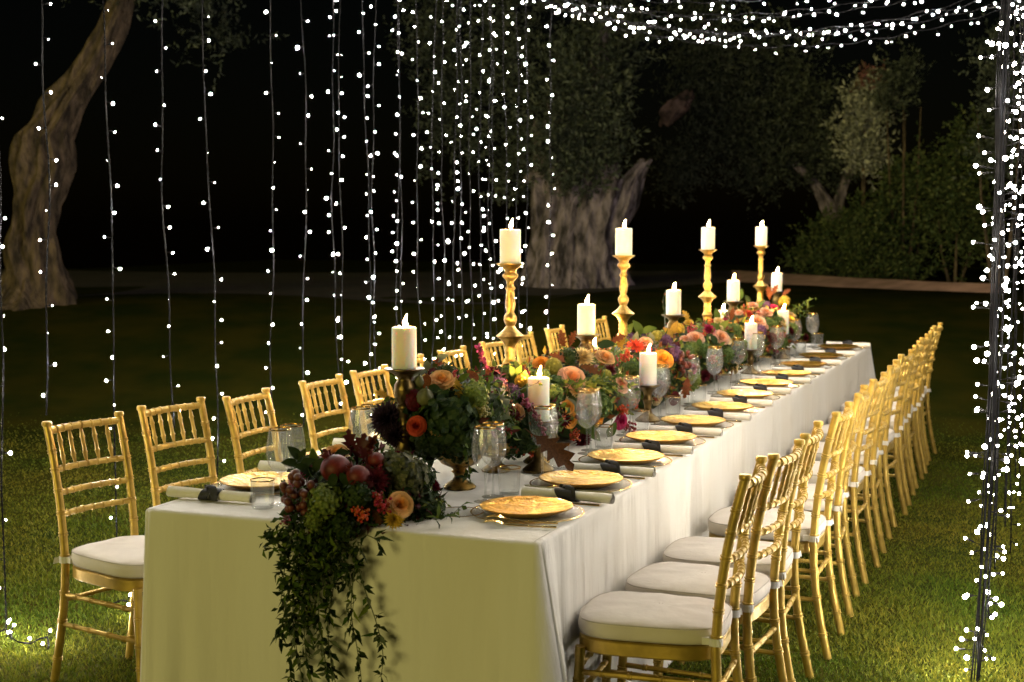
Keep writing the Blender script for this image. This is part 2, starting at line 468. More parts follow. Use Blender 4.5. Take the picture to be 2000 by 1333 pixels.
def unit(v): return v / (np.linalg.norm(v, axis=-1, keepdims=True) + 1e-9)
def leaf_arrays(P, Dr, N, L, W, fold=0.25, droop=0.15):
    """pointed folded leaves; P base points, Dr directions, N rough normals -> V, F (quads)"""
    n = len(P)
    Dr = unit(Dr); S = unit(np.cross(Dr, N)); N = np.cross(S, Dr)
    L = np.broadcast_to(np.asarray(L, float), (n,))[:, None]; W = np.broadcast_to(np.asarray(W, float), (n,))[:, None]
    mid = P + Dr * L * 0.5
    tip = P + Dr * L - N * L * droop
    lft = P + Dr * L * 0.45 - S * W * 0.5 + N * W * fold
    rgt = P + Dr * L * 0.45 + S * W * 0.5 + N * W * fold
    V = np.stack([P, lft, mid, rgt, tip], 1).reshape(-1, 3)
    b = (np.arange(n) * 5)[:, None]
    F = np.concatenate([b + np.array([[0, 2, 1, 1]]), b + np.array([[1, 2, 4, 4]]), b + np.array([[0, 3, 2, 2]]), b + np.array([[3, 4, 2, 2]])], 1).reshape(-1, 4)[:, :3]
    return V, F

def rand_dirs(n): return unit(rng.normal(size=(n, 3)))

# ------------------------------------------------------------------ ground
def sstep(x, a, b):
    t = np.clip((x - a) / (b - a), 0, 1)
    return t * t * (3 - 2 * t)
def ground_z(x, y):
    x = np.asarray(x, float); y = np.asarray(y, float)
    d = x * _fh.x + y * _fh.y
    lat = x * _rt.x + y * _rt.y
    h = 0.74 * sstep(d, 10.5, 17.0)
    h = h - 5.0 * sstep(d, 26.0, 48.0)  # invented drop that hides the lit far ground, leaving black behind
    h = h + 0.035 * np.sin(x * 0.5 + 1.3) * np.cos(y * 0.43) * sstep(d, 9, 14)
    return h

xs = np.concatenate([np.linspace(-120, -18, 30), np.linspace(-17.4, 9, 90), np.linspace(10, 90, 26)])
ys = np.concatenate([np.linspace(-40, 0, 14), np.linspace(0.4, 34, 110), np.linspace(36, 200, 40)])
gx, gy = np.meshgrid(xs, ys)
gz = ground_z(gx, gy)
V = np.stack([gx, gy, gz], -1).reshape(-1, 3)
nx = len(xs)
ii = (np.arange(len(ys) - 1)[:, None] * nx + np.arange(nx - 1)[None]).ravel()
F = np.stack([ii, ii + 1, ii + nx + 1, ii + nx], 1)
tag(ob('lawn', np_mesh('lawn', V, F, M['lawn'])), kind='structure')

def drape(name, outline_uv, mat, lift, tilt=0.0):
    """a sheet over the terrain, grid between two edge polylines"""
    A, B = outline_uv
    V, F = [], []
    n, k = len(A), 9
    for i in range(n):
        for j in range(k):
            t = j / (k - 1)
            x = A[i][0] * (1 - t) + B[i][0] * t; y = A[i][1] * (1 - t) + B[i][1] * t
            V.append((x, y, float(ground_z(x, y)) + lift + tilt * t))
    for i in range(n - 1):
        for j in range(k - 1):
            a = i * k + j
            F.append((a, a + 1, a + k + 1, a + k))
    return tag(ob(name, np_mesh(name, V, F, mat)), kind='structure')
def dl(d, l):   # depth, lateral -> world
    return (d * _fh.x + l * _rt.x, d * _fh.y + l * _rt.y)
A = [dl(16.6 + 0.5 * math.sin(i * 0.9), -16 + i * 0.8) for i in range(25)]
A = [(a if i < 21 else dl(16.7 + (i - 20) * 0.9, -16 + i * 0.8)) for i, a in enumerate(A)]
B = [dl(40, -30 + i * 1.9) for i in range(25)]
drape('soil_bed', (A, B), M['soil'], 0.012)
A = [dl(19.9 - 0.245 * i + 0.09 * math.sin(i * 2.1), 3.1 + i * 0.225) for i in range(13)]
B = [dl(21.3 - 0.345 * i + 0.12 * math.sin(i * 1.7 + 1), 3.3 + i * 0.215) for i in range(13)]
drape('garden_path', (A, B), M['path'], 0.03, 0.10)  # far edge raised so the path catches more light

# near grass blades, thinned and shortened with distance to make the far lawn dark
def grass(n):
    d = 2.6 + 9.0 * (1 - np.sqrt(rng.random(n)))
    l = (rng.random(n) - 0.5) * 2 * (0.46 * d + 0.7)
    x = d * _fh.x + l * _rt.x; y = d * _fh.y + l * _rt.y
    keep = ~((x > -2.55) & (x < -1.38) & (y > 3.62) & (y < 10.3))
    x, y, d = x[keep], y[keep], d[keep]
    n = len(x)
    patch = 0.5 + 0.5 * np.sin(x * 2.1 + np.sin(y * 1.7) * 1.3) * np.cos(y * 2.7 + x)
    h = (0.010 + 0.016 * rng.random(n)) * (0.75 + 0.5 * patch) * np.clip(1.45 - 0.09 * d, 0.4, 1.1)
    w = 0.0014 * (1 + 0.16 * d)
    a = rng.random(n) * 2 * np.pi
    lean = 0.35 + 0.75 * rng.random(n)
    la = rng.random(n) * 2 * np.pi
    z = ground_z(x, y) - 0.002
    P = np.stack([x, y, z], 1)
    s = np.stack([np.cos(a), np.sin(a), np.zeros(n)], 1) * w[:, None]
    ld = np.stack([np.cos(la), np.sin(la), np.zeros(n)], 1) * (h * lean)[:, None]
    up = np.stack([np.zeros(n), np.zeros(n), h], 1)
    m1 = P + ld * 0.35 + up * 0.6
    V = np.stack([P - s, P + s, m1 + s * 0.7, m1 - s * 0.7, P + ld + up], 1).reshape(-1, 3)
    b = (np.arange(n) * 5)[:, None]
    F = np.concatenate([b + [[0, 1, 2]], b + [[0, 2, 3]], b + [[3, 2, 4]]], 1).reshape(-1, 3)
    return np_mesh('grass_blades', V, F, M['blade'], smooth=False)
tag(ob('grass_blades', grass(420000)), 'short mown green grass blades covering the lawn around the table', 'grass', kind='stuff')

# ------------------------------------------------------------------ trees and shrubs
def gnarled(pts, rads, lobes=5, amp=0.2, seed=1, n=40, sub=5, flare=0.0):
    """lumpy trunk along a polyline"""
    r_ = np.random.default_rng(seed)
    P = []; Rr = []
    for k in range(len(pts) - 1):
        for j in range(sub):
            t = j / sub
            P.append(Vector(pts[k]).lerp(Vector(pts[k + 1]), t)); Rr.append(rads[k] * (1 - t) + rads[k + 1] * t)
    P.append(Vector(pts[-1])); Rr.append(rads[-1])
    ph = r_.random(6) * 6.28
    V, F = [], []
    m_ = len(P)
    for k in range(m_):
        s = k / (m_ - 1)
        for j in range(n):
            a = 2 * math.pi * j / n
            tw = a + s * 1.1
            q = 1 + amp * (0.55 * math.cos(lobes * tw + ph[0]) + 0.35 * math.cos((lobes + 3) * tw + ph[1] + 2 * s) + 0.25 * math.sin((2 * lobes + 1) * tw + ph[2] + 5 * s))
            q += 0.10 * math.sin(s * 13 + 2 * a + ph[3]) + 0.05 * math.sin(s * 29 + 5 * a + ph[4])
            q *= 1 + flare * (1 - s) ** 5
            w_ = Vector((math.cos(a) * 1.6 + seed, math.sin(a) * 1.6, P[k].z * 0.55))
            rid = abs(noise.noise(w_ * 1.7)) ; rid2 = abs(noise.noise(w_ * 4.3 + Vector((7, 3, 1))))
            q += 0.62 * (rid - 0.18) + 0.34 * (rid2 - 0.18) + 0.16 * noise.noise(Vector((math.cos(a) * 1.2, math.sin(a) * 1.2 + seed, P[k].z * 2.4)))
            V.append((P[k].x + Rr[k] * q * math.cos(a), P[k].y + Rr[k] * q * math.sin(a), P[k].z + 0.03 * math.sin(3 * a + ph[5])))
    for k in range(m_ - 1):
        for j in range(n):
            a_, b_ = k * n + j, k * n + (j + 1) % n
            F.append((a_, b_, b_ + n, a_ + n))
    F.append(tuple((m_ - 1) * n + j for j in range(n)))
    return V, F

def foliage(blobs, per, leaf=0.085, wid=0.028, mat='olive_leaf', sprig=0.35, hang=0.5, name='crown', mats=None):
    """sprigs of narrow leaves filling ellipsoid blobs: (centre, radii, weight)"""
    Vs, Fs, off = [], [], 0
    for (c, rad, wgt) in blobs:
        ns = int(per * wgt)
        q = rand_dirs(ns) * (rng.random((ns, 1)) ** 0.45)
        base = np.array(c) + q * np.array(rad)
        # drop sprigs in a few random holes
        holes = np.array(c) + rand_dirs(9) * np.array(rad) * 0.85
        dd = np.min(np.linalg.norm((base[:, None] - holes[None]) / (np.array(rad) * 0.36), axis=2), axis=1)
        base = base[dd > 1]
        ns = len(base)
        sd = unit(rng.normal(size=(ns, 3)) * np.array([1, 1, 0.7]) + np.array([0, 0, hang]) + q[:ns] * 0.3)
        k = 11
        t = np.tile(np.linspace(0.05, 1, k), ns)
        sl = np.repeat(sprig * (0.5 + 0.8 * rng.random(ns)), k)
        P = np.repeat(base, k, 0) + np.repeat(sd, k, 0) * (t * sl)[:, None] + rng.normal(size=(ns * k, 3)) * 0.012
        Dr = unit(np.repeat(sd, k, 0) * 0.8 + rand_dirs(ns * k) * 0.9)
        V, F = leaf_arrays(P, Dr, rand_dirs(ns * k), leaf * (0.6 + 0.8 * rng.random(ns * k)), wid * (0.7 + 0.6 * rng.random(ns * k)))
        Vs.append(V); Fs.append(F + off); off += len(V)
    return np_mesh(name, np.concatenate(Vs), np.concatenate(Fs), M[mat], smooth=False)

def dpos(px, py, d): return tuple(onD(px, py, d))
def blob(px, py, d, rx, rz, w=1.0, ry=None):
    k = d / _f
    return (dpos(px, py, d), (rx * k, (ry or rx) * k, rz * k), w)

# big olive behind the table
D0 = 19.5
base = onD(1130, 560, D0)
t = empty('olive_tree', (base.x, base.y, float(ground_z(base.x, base.y)) - 0.06))
tag(t, 'huge gnarled olive tree with pale lit trunk directly behind the table', 'tree', 'old olive trees in the garden')
def rel(p, t): return Vector(p) - Vector(t.location)
zb = 0.0
mbt = MB()
strands = [(-0.52, -.10, .30, -.10, 2.3), (-0.34, -.30, .33, .10, 1.9), (-0.05, -.34, .30, .22, 1.75), (0.24, -.28, .34, .34, 1.7), (0.50, -.10, .28, .50, 1.75), (0.35, .25, .34, .1, 2.0), (-0.35, .25, .38, -.1, 2.6)]
for q, (sx_, sy_, sr, ln, hh) in enumerate(strands):
    sx_, sr = sx_ * 0.86, sr * 0.84
    pts = [(sx_ * 1.12, sy_ * 1.2, -0.05), (sx_ * 1.0, sy_, hh * .2), (sx_ * .92 + ln * .15, sy_ * .95, hh * .42), (sx_ * .85 + ln * .45 + .05 * math.sin(q * 2), sy_ * .9, hh * .65), (sx_ * .85 + ln * .8, sy_ * .8, hh * .85), (sx_ * .9 + ln * 1.15, sy_ * .8, hh)]
    V, F = gnarled(pts, [sr * 1.15, sr * .85, sr * .72, sr * .68, sr * .56, sr * .34], lobes=3 + q % 2, amp=.22, seed=50 + q, n=72, sub=10, flare=.15)
    mbt.add(V, F)
ob('trunk', mbt.mesh('trunk', M['bark'], sharp=None), t)
V, F = gnarled([(-0.3, 0, 1.5), (-0.15, 0.1, 2.2), (0.2, 0.1, 2.9), (0.3, 0.2, 3.6)], [0.36, 0.26, 0.16, 0.08], lobes=3, amp=0.25, seed=15, n=48, sub=9)
ob('limb', np_mesh('limb', V, F, M['bark']), t)
cr = ob('crown', foliage([blob(1130, 200, D0 - 0.6, 110, 130, 1.2), blob(1120, 300, D0 - 0.7, 110, 90, 1.0), blob(980, 130, D0, 110, 150, 0.9), blob(880, 220, D0 + .3, 70, 150, 0.6),
                          blob(1000, 320, D0 + .4, 80, 90, 0.45), blob(1180, 90, D0, 90, 90, 0.7), blob(1000, -60, D0, 220, 110, 0.9), blob(840, 60, D0, 70, 110, 0.4)], 620, mat='olive_leaf'), t)
cr.matrix_parent_inverse = Matrix.Translation(-Vector(t.location))

# second olive, right of it, with a pale broken limb
D1 = 23.2
base = onD(1625, 470, D1)
t = empty('olive_tree', (base.x, base.y, float(ground_z(base.x, base.y)) - 0.05))
tag(t, 'olive tree with forked slim trunk and wide dark crown right of the tall candles', 'tree', 'old olive trees in the garden')
gz0 = t.location.z
def wl(px, py, d): return tuple(onD(px, py, d) - Vector(t.location))
V, F = gnarled([(0, 0, 0), wl(1632, 480, D1), wl(1628, 430, D1), wl(1610, 390, D1), wl(1585, 350, D1), wl(1540, 310, D1)], [0.17, 0.14, 0.12, 0.10, 0.08, 0.05], lobes=3, amp=0.2, seed=21, n=40, sub=8, flare=0.2)
ob('trunk', np_mesh('trunk', V, F, M['bark']), t)
V, F = gnarled([wl(1632, 440, D1), wl(1640, 390, D1), wl(1655, 340, D1), wl(1680, 270, D1)], [0.09, 0.08, 0.07, 0.04], lobes=3, amp=0.2, seed=22, n=32, sub=8)
ob('limb', np_mesh('limb', V, F, M['bark']), t)
V, F = gnarled([wl(1300, 245, D1 - 0.6), wl(1315, 220, D1 - 0.8), wl(1330, 200, D1 - 0.9), wl(1345, 178, D1 - 0.7)], [0.08, 0.19, 0.17, 0.05], lobes=4, amp=0.3, seed=25, n=48, sub=10)
tag(ob('limb', np_mesh('limb', V, F, M['cut_wood']), t), 'pale pinkish broken limb in the crown')
cr = ob('crown', foliage([blob(1400, 190, D1, 110, 130, 1.1), blob(1330, 330, D1, 60, 70, 0.5), blob(1480, 300, D1, 110, 100, 1.0), blob(1560, 200, D1, 80, 130, 0.8), blob(1440, 100, D1, 150, 60, 0.7), blob(1600, 320, D1, 70, 70, 0.5), blob(1360, 60, D1, 80, 80, .4)], 560, mat='olive_leaf'), t)
cr.matrix_parent_inverse = Matrix.Translation(-Vector(t.location))

# silvery lit sapling crown with reddish tip
D2 = 22.2
base = onD(1690, 545, D2)
t = empty('silver_lit_tree', (base.x, base.y, float(ground_z(base.x, base.y)) - 0.03))
tag(t, 'slender tree with silver-lit leaves and reddish tip above the shrubs', 'tree')
V, F = gnarled([(0, 0, 0), wl(1690, 480, D2), wl(1686, 380, D2), wl(1688, 260, D2), wl(1694, 170, D2)], [0.045, 0.04, 0.03, 0.022, 0.012], lobes=3, amp=0.15, seed=31, n=12)
ob('trunk', np_mesh('trunk', V, F, M['bark_dark']), t)
cr = ob('crown', foliage([blob(1680, 255, D2, 45, 75, 1.0), blob(1695, 315, D2, 45, 40, 0.5), blob(1700, 210, D2, 30, 60, .4)], 260, mat='silver_lit_leaf', leaf=0.085, wid=0.035, sprig=0.3, hang=0.9), t)
cr.matrix_parent_inverse = Matrix.Translation(-Vector(t.location))
cr = ob('red_leaves', foliage([blob(1692, 172, D2, 24, 30, 1.0)], 60, mat='red_leaf', leaf=0.08, wid=0.035, sprig=0.25, hang=0.9), t)
cr.matrix_parent_inverse = Matrix.Translation(-Vector(t.location))

def shrub(label, bl, mat, per, base_px, d, leaf=0.075, wid=0.034, name='garden_shrub', group='shrubs behind the path'):
    global t
    b_ = onD(*base_px, d)
    t = empty(name, (b_.x, b_.y, float(ground_z(b_.x, b_.y)) - 0.02))
    tag(t, label, 'shrub' if 'shrub' in name else 'tree', group)
    top = Vector(bl[0][0]) - Vector(t.location)
    mb = MB()
    for k in range(4):
        a = k * 1.6
        mb.tube([(0.06 * math.cos(a), 0.06 * math.sin(a), -0.02), (top.x * 0.4 + 0.2 * math.cos(a), top.y * 0.4 + 0.2 * math.sin(a), top.z * 0.45), (top.x * .8 + 0.25 * math.cos(a), top.y * .8 + 0.25 * math.sin(a), top.z * 0.85)], [0.028, 0.016, 0.005], 6)
    ob('trunk', mb.mesh('trunk', M['bark_dark']), t)
    cr = ob('crown', foliage(bl, per, mat=mat, leaf=leaf, wid=wid, sprig=0.3, hang=0.4), t)
    cr.matrix_parent_inverse = Matrix.Translation(-Vector(t.location))
    return t
shrub('low broad green shrub behind the left end of the pink path', [blob(1640, 480, 22.4, 80, 65, 1.0), blob(1600, 505, 22.4, 60, 40, .5), blob(1620, 530, 22.0, 70, 18, .4)], 'bush_leaf', 420, (1640, 545), 22.4)
shrub('tall dense green shrub behind the middle of the pink path', [blob(1760, 430, 21.8, 80, 100, 1.2), blob(1790, 350, 21.8, 60, 60, .5), blob(1700, 470, 21.4, 60, 70, .8), blob(1740, 530, 21.4, 90, 22, .5)], 'bush_leaf', 460, (1770, 547), 21.8)
shrub('dark green shrub rising highest beside the right light column', [blob(1870, 410, 20.5, 75, 130, 1.2), blob(1890, 290, 20.5, 40, 60, .4)], 'bush_leaf', 480, (1865, 552), 20.5)
shrub('faint slender tree top right of the silvery tree', [blob(1765, 150, 21.5, 40, 60, 1.0), blob(1745, 190, 21.5, 30, 50, .5)], 'olive_leaf', 130, (1765, 500), 21.5, leaf=.07, wid=.025, name='background_tree', group='trees at the back')
shrub('dim grey leafed tree behind the right light column', [blob(1950, 150, 17.5, 40, 120, 1.0), blob(1945, 300, 17.5, 40, 80, .6)], 'olive_leaf', 200, (1950, 565), 17.5, leaf=.07, wid=.03, name='background_tree', group='trees at the back')

# left leaning tree
D3 = 16.0
base = onD(70, 604, D3)
t = empty('leaning_tree', (base.x, base.y, float(ground_z(base.x, base.y)) - 0.05))
tag(t, 'old tree with thick leaning trunk at the far left edge', 'tree', 'old olive trees in the garden')
V, F = gnarled([(0, 0, 0), wl(72, 560, D3), wl(64, 480, D3), wl(72, 400, D3), wl(95, 330, D3), wl(88, 270, D3), wl(125, 210, D3), wl(165, 150, D3), wl(215, 60, D3), wl(260, -60, D3)],
               [0.34, 0.26, 0.24, 0.25, 0.29, 0.25, 0.20, 0.17, 0.14, 0.10], lobes=4, amp=0.16, seed=41, n=84, sub=9, flare=0.3)
ob('trunk', np_mesh('trunk', V, F, M['bark_dark']), t)
cr = ob('crown', foliage([blob(330, -30, D3, 150, 80, 1.0), blob(150, -60, D3, 150, 80, .8), blob(420, 60, D3 + 1.5, 90, 80, .4)], 170, mat='olive_leaf'), t)
cr.matrix_parent_inverse = Matrix.Translation(-Vector(t.location))

# ------------------------------------------------------------------ tablecloth
TX0, TX1, TY0, TY1, TZ = -2.615, -1.328, 3.565, 10.33, 0.735
def cloth_mesh():
    loop = []   # (x, y, nx, ny, corner weight, arclength)
    rc = 0.018
    def seg(a, b, n, nrm):
        for i in range(n):
            t_ = i / n
            loop.append([a[0] + (b[0] - a[0]) * t_, a[1] + (b[1] - a[1]) * t_, nrm[0], nrm[1], None])
    cs = [(TX1, TY0), (TX1, TY1), (TX0, TY1), (TX0, TY0)]
    def corner(cx_, cy_, a0):
        for i in range(13):
            a = a0 + i / 12 * math.pi / 2
            loop.append([cx_ + rc * math.cos(a), cy_ + rc * math.sin(a), math.cos(a), math.sin(a), (i - 6) / 6])
    nl, ns = 300, 90
    seg((TX0 + rc, TY0), (TX1 - rc, TY0), ns, (0, -1)); corner(TX1 - rc, TY0 + rc, -math.pi / 2)
    seg((TX1, TY0 + rc), (TX1, TY1 - rc), nl, (1, 0)); corner(TX1 - rc, TY1 - rc, 0)
    seg((TX1 - rc, TY1), (TX0 + rc, TY1), ns, (0, 1)); corner(TX0 + rc, TY1 - rc, math.pi / 2)
    seg((TX0, TY1 - rc), (TX0, TY0 + rc), nl, (-1, 0)); corner(TX0 + rc, TY0 + rc, math.pi)
    n = len(loop)
    cor = [(TX0, TY0), (TX1, TY0), (TX0, TY1), (TX1, TY1)]
    V, F = [], []
    rows = [(0.02, 0.0), (0.010, -0.0008), (0.003, -0.004), (0.0, -0.010)] + [(None, k / 26) for k in range(1, 27)]
    for (ins, q) in rows:
        for (x, y, nx_, ny_, cw) in loop:
            dc = min(math.hypot(x - a, y - b) for a, b in cor)
            if ins is not None:
                V.append((x - nx_ * ins, y - ny_ * ins, TZ + q))
            else:
                drop = q
                z = TZ - 0.010 - drop * (TZ - 0.010 - 0.004)
                s = x * 1.0 + y * 1.0
                w = 0.004 * math.sin(y * 7.3 + x * 5.1 + 1.2 * math.sin(y * 2.1)) + 0.003 * math.sin(y * 15.7 + x * 13.0 + 2)
                o = 0.010 * drop + w * drop * 1.3
                # spare cloth falls in a pleated cone at each corner
                c = math.exp(-(dc / 0.10) ** 2)
                o += c * drop * (0.12 if x > -2 else 0.02)
                o += math.exp(-(dc / 0.20) ** 2) * drop * 0.020 * math.cos(dc * 58 + 0.8)
                ax = 0.0; ay = 0.0
                if cw is None and dc < 0.35:
                    # pull neighbours outward a little so the cone stays smooth
                    o += 0.02 * drop * math.exp(-(dc / 0.2) ** 2)
                V.append((x + nx_ * o + ax, y + ny_ * o + ay, z))
    rws = len(rows)
    for k in range(rws - 1):
        for j in range(n):
            a_, b_ = k * n + j, k * n + (j + 1) % n
            F.append((a_ + n, b_ + n, b_, a_))
    F.append(tuple(range(n)))
    me = np_mesh('tablecloth', V, F, M['cloth'], smooth=True)
    return me
tag(ob('tablecloth', cloth_mesh()), 'long white cloth covering the banquet table down to the grass', 'tablecloth')

# ------------------------------------------------------------------ chairs
def bamboo(mb, pts, r0, r1, rings, n=10, rg=1.2, w=0.0035, double=True, mi=0):
    """round rod with raised node rings at the given fractions"""
    pts = [Vector(p) for p in pts]
    L = [0]
    for a, b in zip(pts, pts[1:]): L.append(L[-1] + (b - a).length)
    tot = L[-1]
    def at(s):
        s = max(0, min(tot, s))
        for i in range(len(pts) - 1):
            if s <= L[i + 1] + 1e-9:
                return pts[i].lerp(pts[i + 1], (s - L[i]) / max(1e-9, L[i + 1] - L[i]))
        return pts[-1]
    ss = [(x, 1.0) for x in L]
    for q in rings:
        c = q * tot
        for dlt in ((-w * 1.3, w * 1.3) if double else (0,)):
            for e, f_ in ((-w, 1.0), (-w * 0.55, rg), (w * 0.55, rg), (w, 1.0)):
                ss.append((c + dlt + e, f_))
    ss = sorted((s, f_) for s, f_ in ss if 0 <= s <= tot)
    P = [at(s) for s, _ in ss]
    Rd = [(r0 + (r1 - r0) * s / tot) * f_ for s, f_ in ss]
    mb.tube(P, Rd, n, mi)
    return mb

def arc(p0, p1, bow, n=6):
    p0, p1, bow = Vector(p0), Vector(p1), Vector(bow)
    return [p0.lerp(p1, i / n) + bow * (4 * (i / n) * (1 - i / n)) for i in range(n + 1)]

def back_pt(z, sx):     # point on a back post
    if z < 0.43:
        t_ = z / 0.43
        return Vector((sx * (0.166 - 0.012 * t_), -0.255 + 0.062 * math.sin(t_ * math.pi / 2), z))
    t_ = (z - 0.43) / 0.49
    return Vector((sx * (0.154 + 0.003 * t_), -0.193 - 0.018 * t_ - 0.062 * t_ * t_, z))

def make_chair():
    c = empty('chiavari_chair')
    for sx in (-1, 1):
        mb = MB()
        zs = [0, 0.08, 0.16, 0.25, 0.34, 0.43, 0.52, 0.61, 0.70, 0.79, 0.865, 0.905]
        bamboo(mb, [back_pt(z, sx) for z in zs], 0.0150, 0.0142, [0.10, 0.25, 0.36, 0.50, 0.585, 0.665, 0.75, 0.83, 0.90])
        p = back_pt(0.905, sx)
        mb.lathe([(0.0001, 0), (0.0155, 0), (0.0175, 0.004), (0.0175, 0.013), (0.0150, 0.017), (0.0001, 0.018)], 10, z0=p.z - 0.004, ox=p.x, oy=p.y)
        ob('back_post', mb.mesh('back_post', M['chair_gold']), c)
        mb = MB()
        bamboo(mb, [(sx * 0.178, 0.212, 0), (sx * 0.172, 0.200, 0.22), (sx * 0.168, 0.192, 0.400)], 0.0125, 0.0155, [0.12, 0.33, 0.52, 0.75])
        ob('front_leg', mb.mesh('front_leg', M['chair_gold']), c)
        for z in (0.215, 0.32):
            mb = MB()
            p = back_pt(z, sx)
            bamboo(mb, [p, (sx * 0.172, 0.2, z + 0.005)], 0.0085, 0.0085, [0.18, 0.38, 0.62, 0.82], 8, 1.25)
            ob('stretcher', mb.mesh('stretcher', M['chair_gold']), c)
    for z, y in ((0.30, None), (0.34, 0.197), (0.255, 0.199)):
        mb = MB()
        if y is None: a, b_ = back_pt(z, -1), back_pt(z, 1)
        else: a, b_ = Vector((-0.172, y, z)), Vector((0.172, y, z))
        bamboo(mb, [a, b_], 0.0085, 0.0085, [0.15, 0.38, 0.62, 0.85], 8, 1.25)
        ob('stretcher', mb.mesh('stretcher', M['chair_gold']), c)
    # back rails
    for k, (z, r_) in enumerate(((0.886, 0.0125), (0.752, 0.0105), (0.672, 0.0105), (0.598, 0.0105))):
        mb = MB()
        bamboo(mb, arc(back_pt(z, -1), back_pt(z, 1), (0, -0.026, 0), 8), r_, r_, [0.12, 0.24, 0.36, 0.5, 0.64, 0.76, 0.88], 9, 1.2, double=False, w=0.005)
        ob('top_rail' if k == 0 else 'back_rail', mb.mesh('rail', M['chair_gold']), c)
    A_, B_ = arc(back_pt(0.752, -1), back_pt(0.752, 1), (0, -0.026, 0), 24), arc(back_pt(0.886, -1), back_pt(0.886, 1), (0, -0.026, 0), 24)
    for k in range(5):
        i = 4 + 4 * k
        a, b_ = A_[i], B_[i]
        mb = MB()
        prof = [(0, .0045), (.12, .0055), (.26, .0080), (.28, .0095), (.31, .0095), (.33, .0075), (.5, .0068), (.66, .0075), (.68, .0095), (.71, .0095), (.73, .0080), (.88, .0055), (1, .0045)]
        mb.tube([a.lerp(b_, t_) for t_, _ in prof], [r_ for _, r_ in prof], 8)
        ob('spindle', mb.mesh('spindle', M['chair_gold']), c)
    # seat frame (trapezoid ring of board) and cushion
    def outline(grow, n=44, back=0.0):
        pts = []
        for i in range(n):
            a = 2 * math.pi * i / n
            ca, sa = math.cos(a), math.sin(a)
            e = 4.2
            rr = (abs(ca) ** e + abs(sa) ** e) ** (-1 / e)
            y = rr * sa * 0.200
            x = rr * ca * (0.176 + 0.06 * (y))
            bow = 0.012 * (1 - (x / 0.186) ** 2) if y > 0 else 0
            pts.append((x * (1 + grow / 0.176), y * (1 + grow / 0.2) + bow + 0.004))
        return pts
    mb = MB()
    rows = [(0.0, 0.3830), (0.004, 0.3870), (0.004, 0.4210), (0.0, 0.4250)]
    V, F = [], []
    n = 44
    for g_, z in rows: V += [(x, y, z) for x, y in outline(g_)]
    for k in range(3):
        for j in range(n): F.append((k * n + j, k * n + (j + 1) % n, (k + 1) * n + (j + 1) % n, (k + 1) * n + j))
    F.append(tuple(range(n))[::-1]); F.append(tuple(3 * n + j for j in range(n)))
    mb.add(V, F)
    ob('seat_frame', mb.mesh('seat_frame', M['chair_gold']), c)
    rows = [(-0.010, 0.4270), (0.000, 0.4300), (0.006, 0.4400), (0.008, 0.4540), (0.006, 0.4680), (0.001, 0.4755), (-0.012, 0.4805), (-0.045, 0.4860), (-0.10, 0.4905), (-0.16, 0.4920)]
    V, F = [], []
    for g_, z in rows: V += [(x, y, z + (0.0016 * math.sin(9 * math.atan2(y, x)) if g_ < -0.01 else 0)) for x, y in outline(g_)]
    for k in range(len(rows) - 1):
        for j in range(n): F.append((k * n + j, k * n + (j + 1) % n, (k + 1) * n + (j + 1) % n, (k + 1) * n + j))
    F.append(tuple((len(rows) - 1) * n + j for j in range(n)))
    cu = ob('cushion', np_mesh('cushion', V, F, M['cushion']), c)
    mb = MB()
    for g_, z in ((0.0045, 0.4745), (0.004, 0.4325)):
        pts = [(x, y, z) for x, y in outline(g_)]
        mb.tube(pts + [pts[0]], 0.0017, 5, caps=False)
    ob('piping', mb.mesh('piping', M['piping']), cu)
    for sx in (-1, 1):
        p = back_pt(0.4430, sx)
        mb = MB()
        ring = [(p.x + 0.020 * math.cos(a), p.y + 0.020 * math.sin(a)) for a in [i * math.pi / 6 for i in range(13)]]
        V = [(x, y, 0.4330) for x, y in ring] + [(x * 1.0, y, 0.4550) for x, y in ring]
        F = [(i, i + 1, i + 14, i + 13) for i in range(12)]
        mb.add(V, F)
        mb.box((p.x - sx * 0.004, p.y + 0.026, 0.4440), (0.012, 0.012, 0.010))
        mb.add([(p.x + sx * .018, p.y - .010, .454), (p.x + sx * .018, p.y - .012, .434), (p.x + sx * .034, p.y - .022, .430), (p.x + sx * .030, p.y - .018, .452)], [(0, 1, 2, 3)])
        ob('strap', mb.mesh('strap', M['strap']), cu)
    return c

chair0 = make_chair()
right = [(-1.095, 3.945, 2), (-1.07, 4.35, -2), (-1.07, 4.77, 1), (-1.055, 5.365, 0), (-1.07, 5.955, 2), (-1.07, 6.545, -1), (-1.08, 7.17, 1), (-1.085, 7.83, -2), (-1.09, 8.42, 1), (-1.10, 8.98, 0), (-1.11, 9.53, 2), (-1.12, 10.06, -1)]
used = [False]
def put_chair(x, y, rz, label, group):
    o = chair0 if not used[0] else copy_tree(chair0)
    used[0] = True
    o.location = (x, y, 0); o.rotation_euler = (0, 0, R(rz))
    tag(o, label, 'chair', group)
for i, (x, y, a) in enumerate(right):
    lab = ['gold bamboo style chair nearest the camera on the right of the table', ''][min(i, 1)] or f'gold bamboo style chair, {ORD[i]} from the near end along the right side'
    if i == 11: lab = 'gold bamboo style chair farthest away on the right side of the table'
    put_chair(x, y, 90 + a * 1.8, lab, 'gold chairs along the right side')
left = [(-2.99, 4.04, -13), (-2.95, 4.53, -10), (-2.84, 4.95, 2), (-2.83, 5.53, -2), (-2.83, 6.00, -1), (-2.90, 6.58, 1), (-2.90, 7.13, 0), (-2.90, 7.72, -2), (-2.92, 8.27, 2), (-2.93, 8.88, 1), (-2.95, 9.85, -1)]
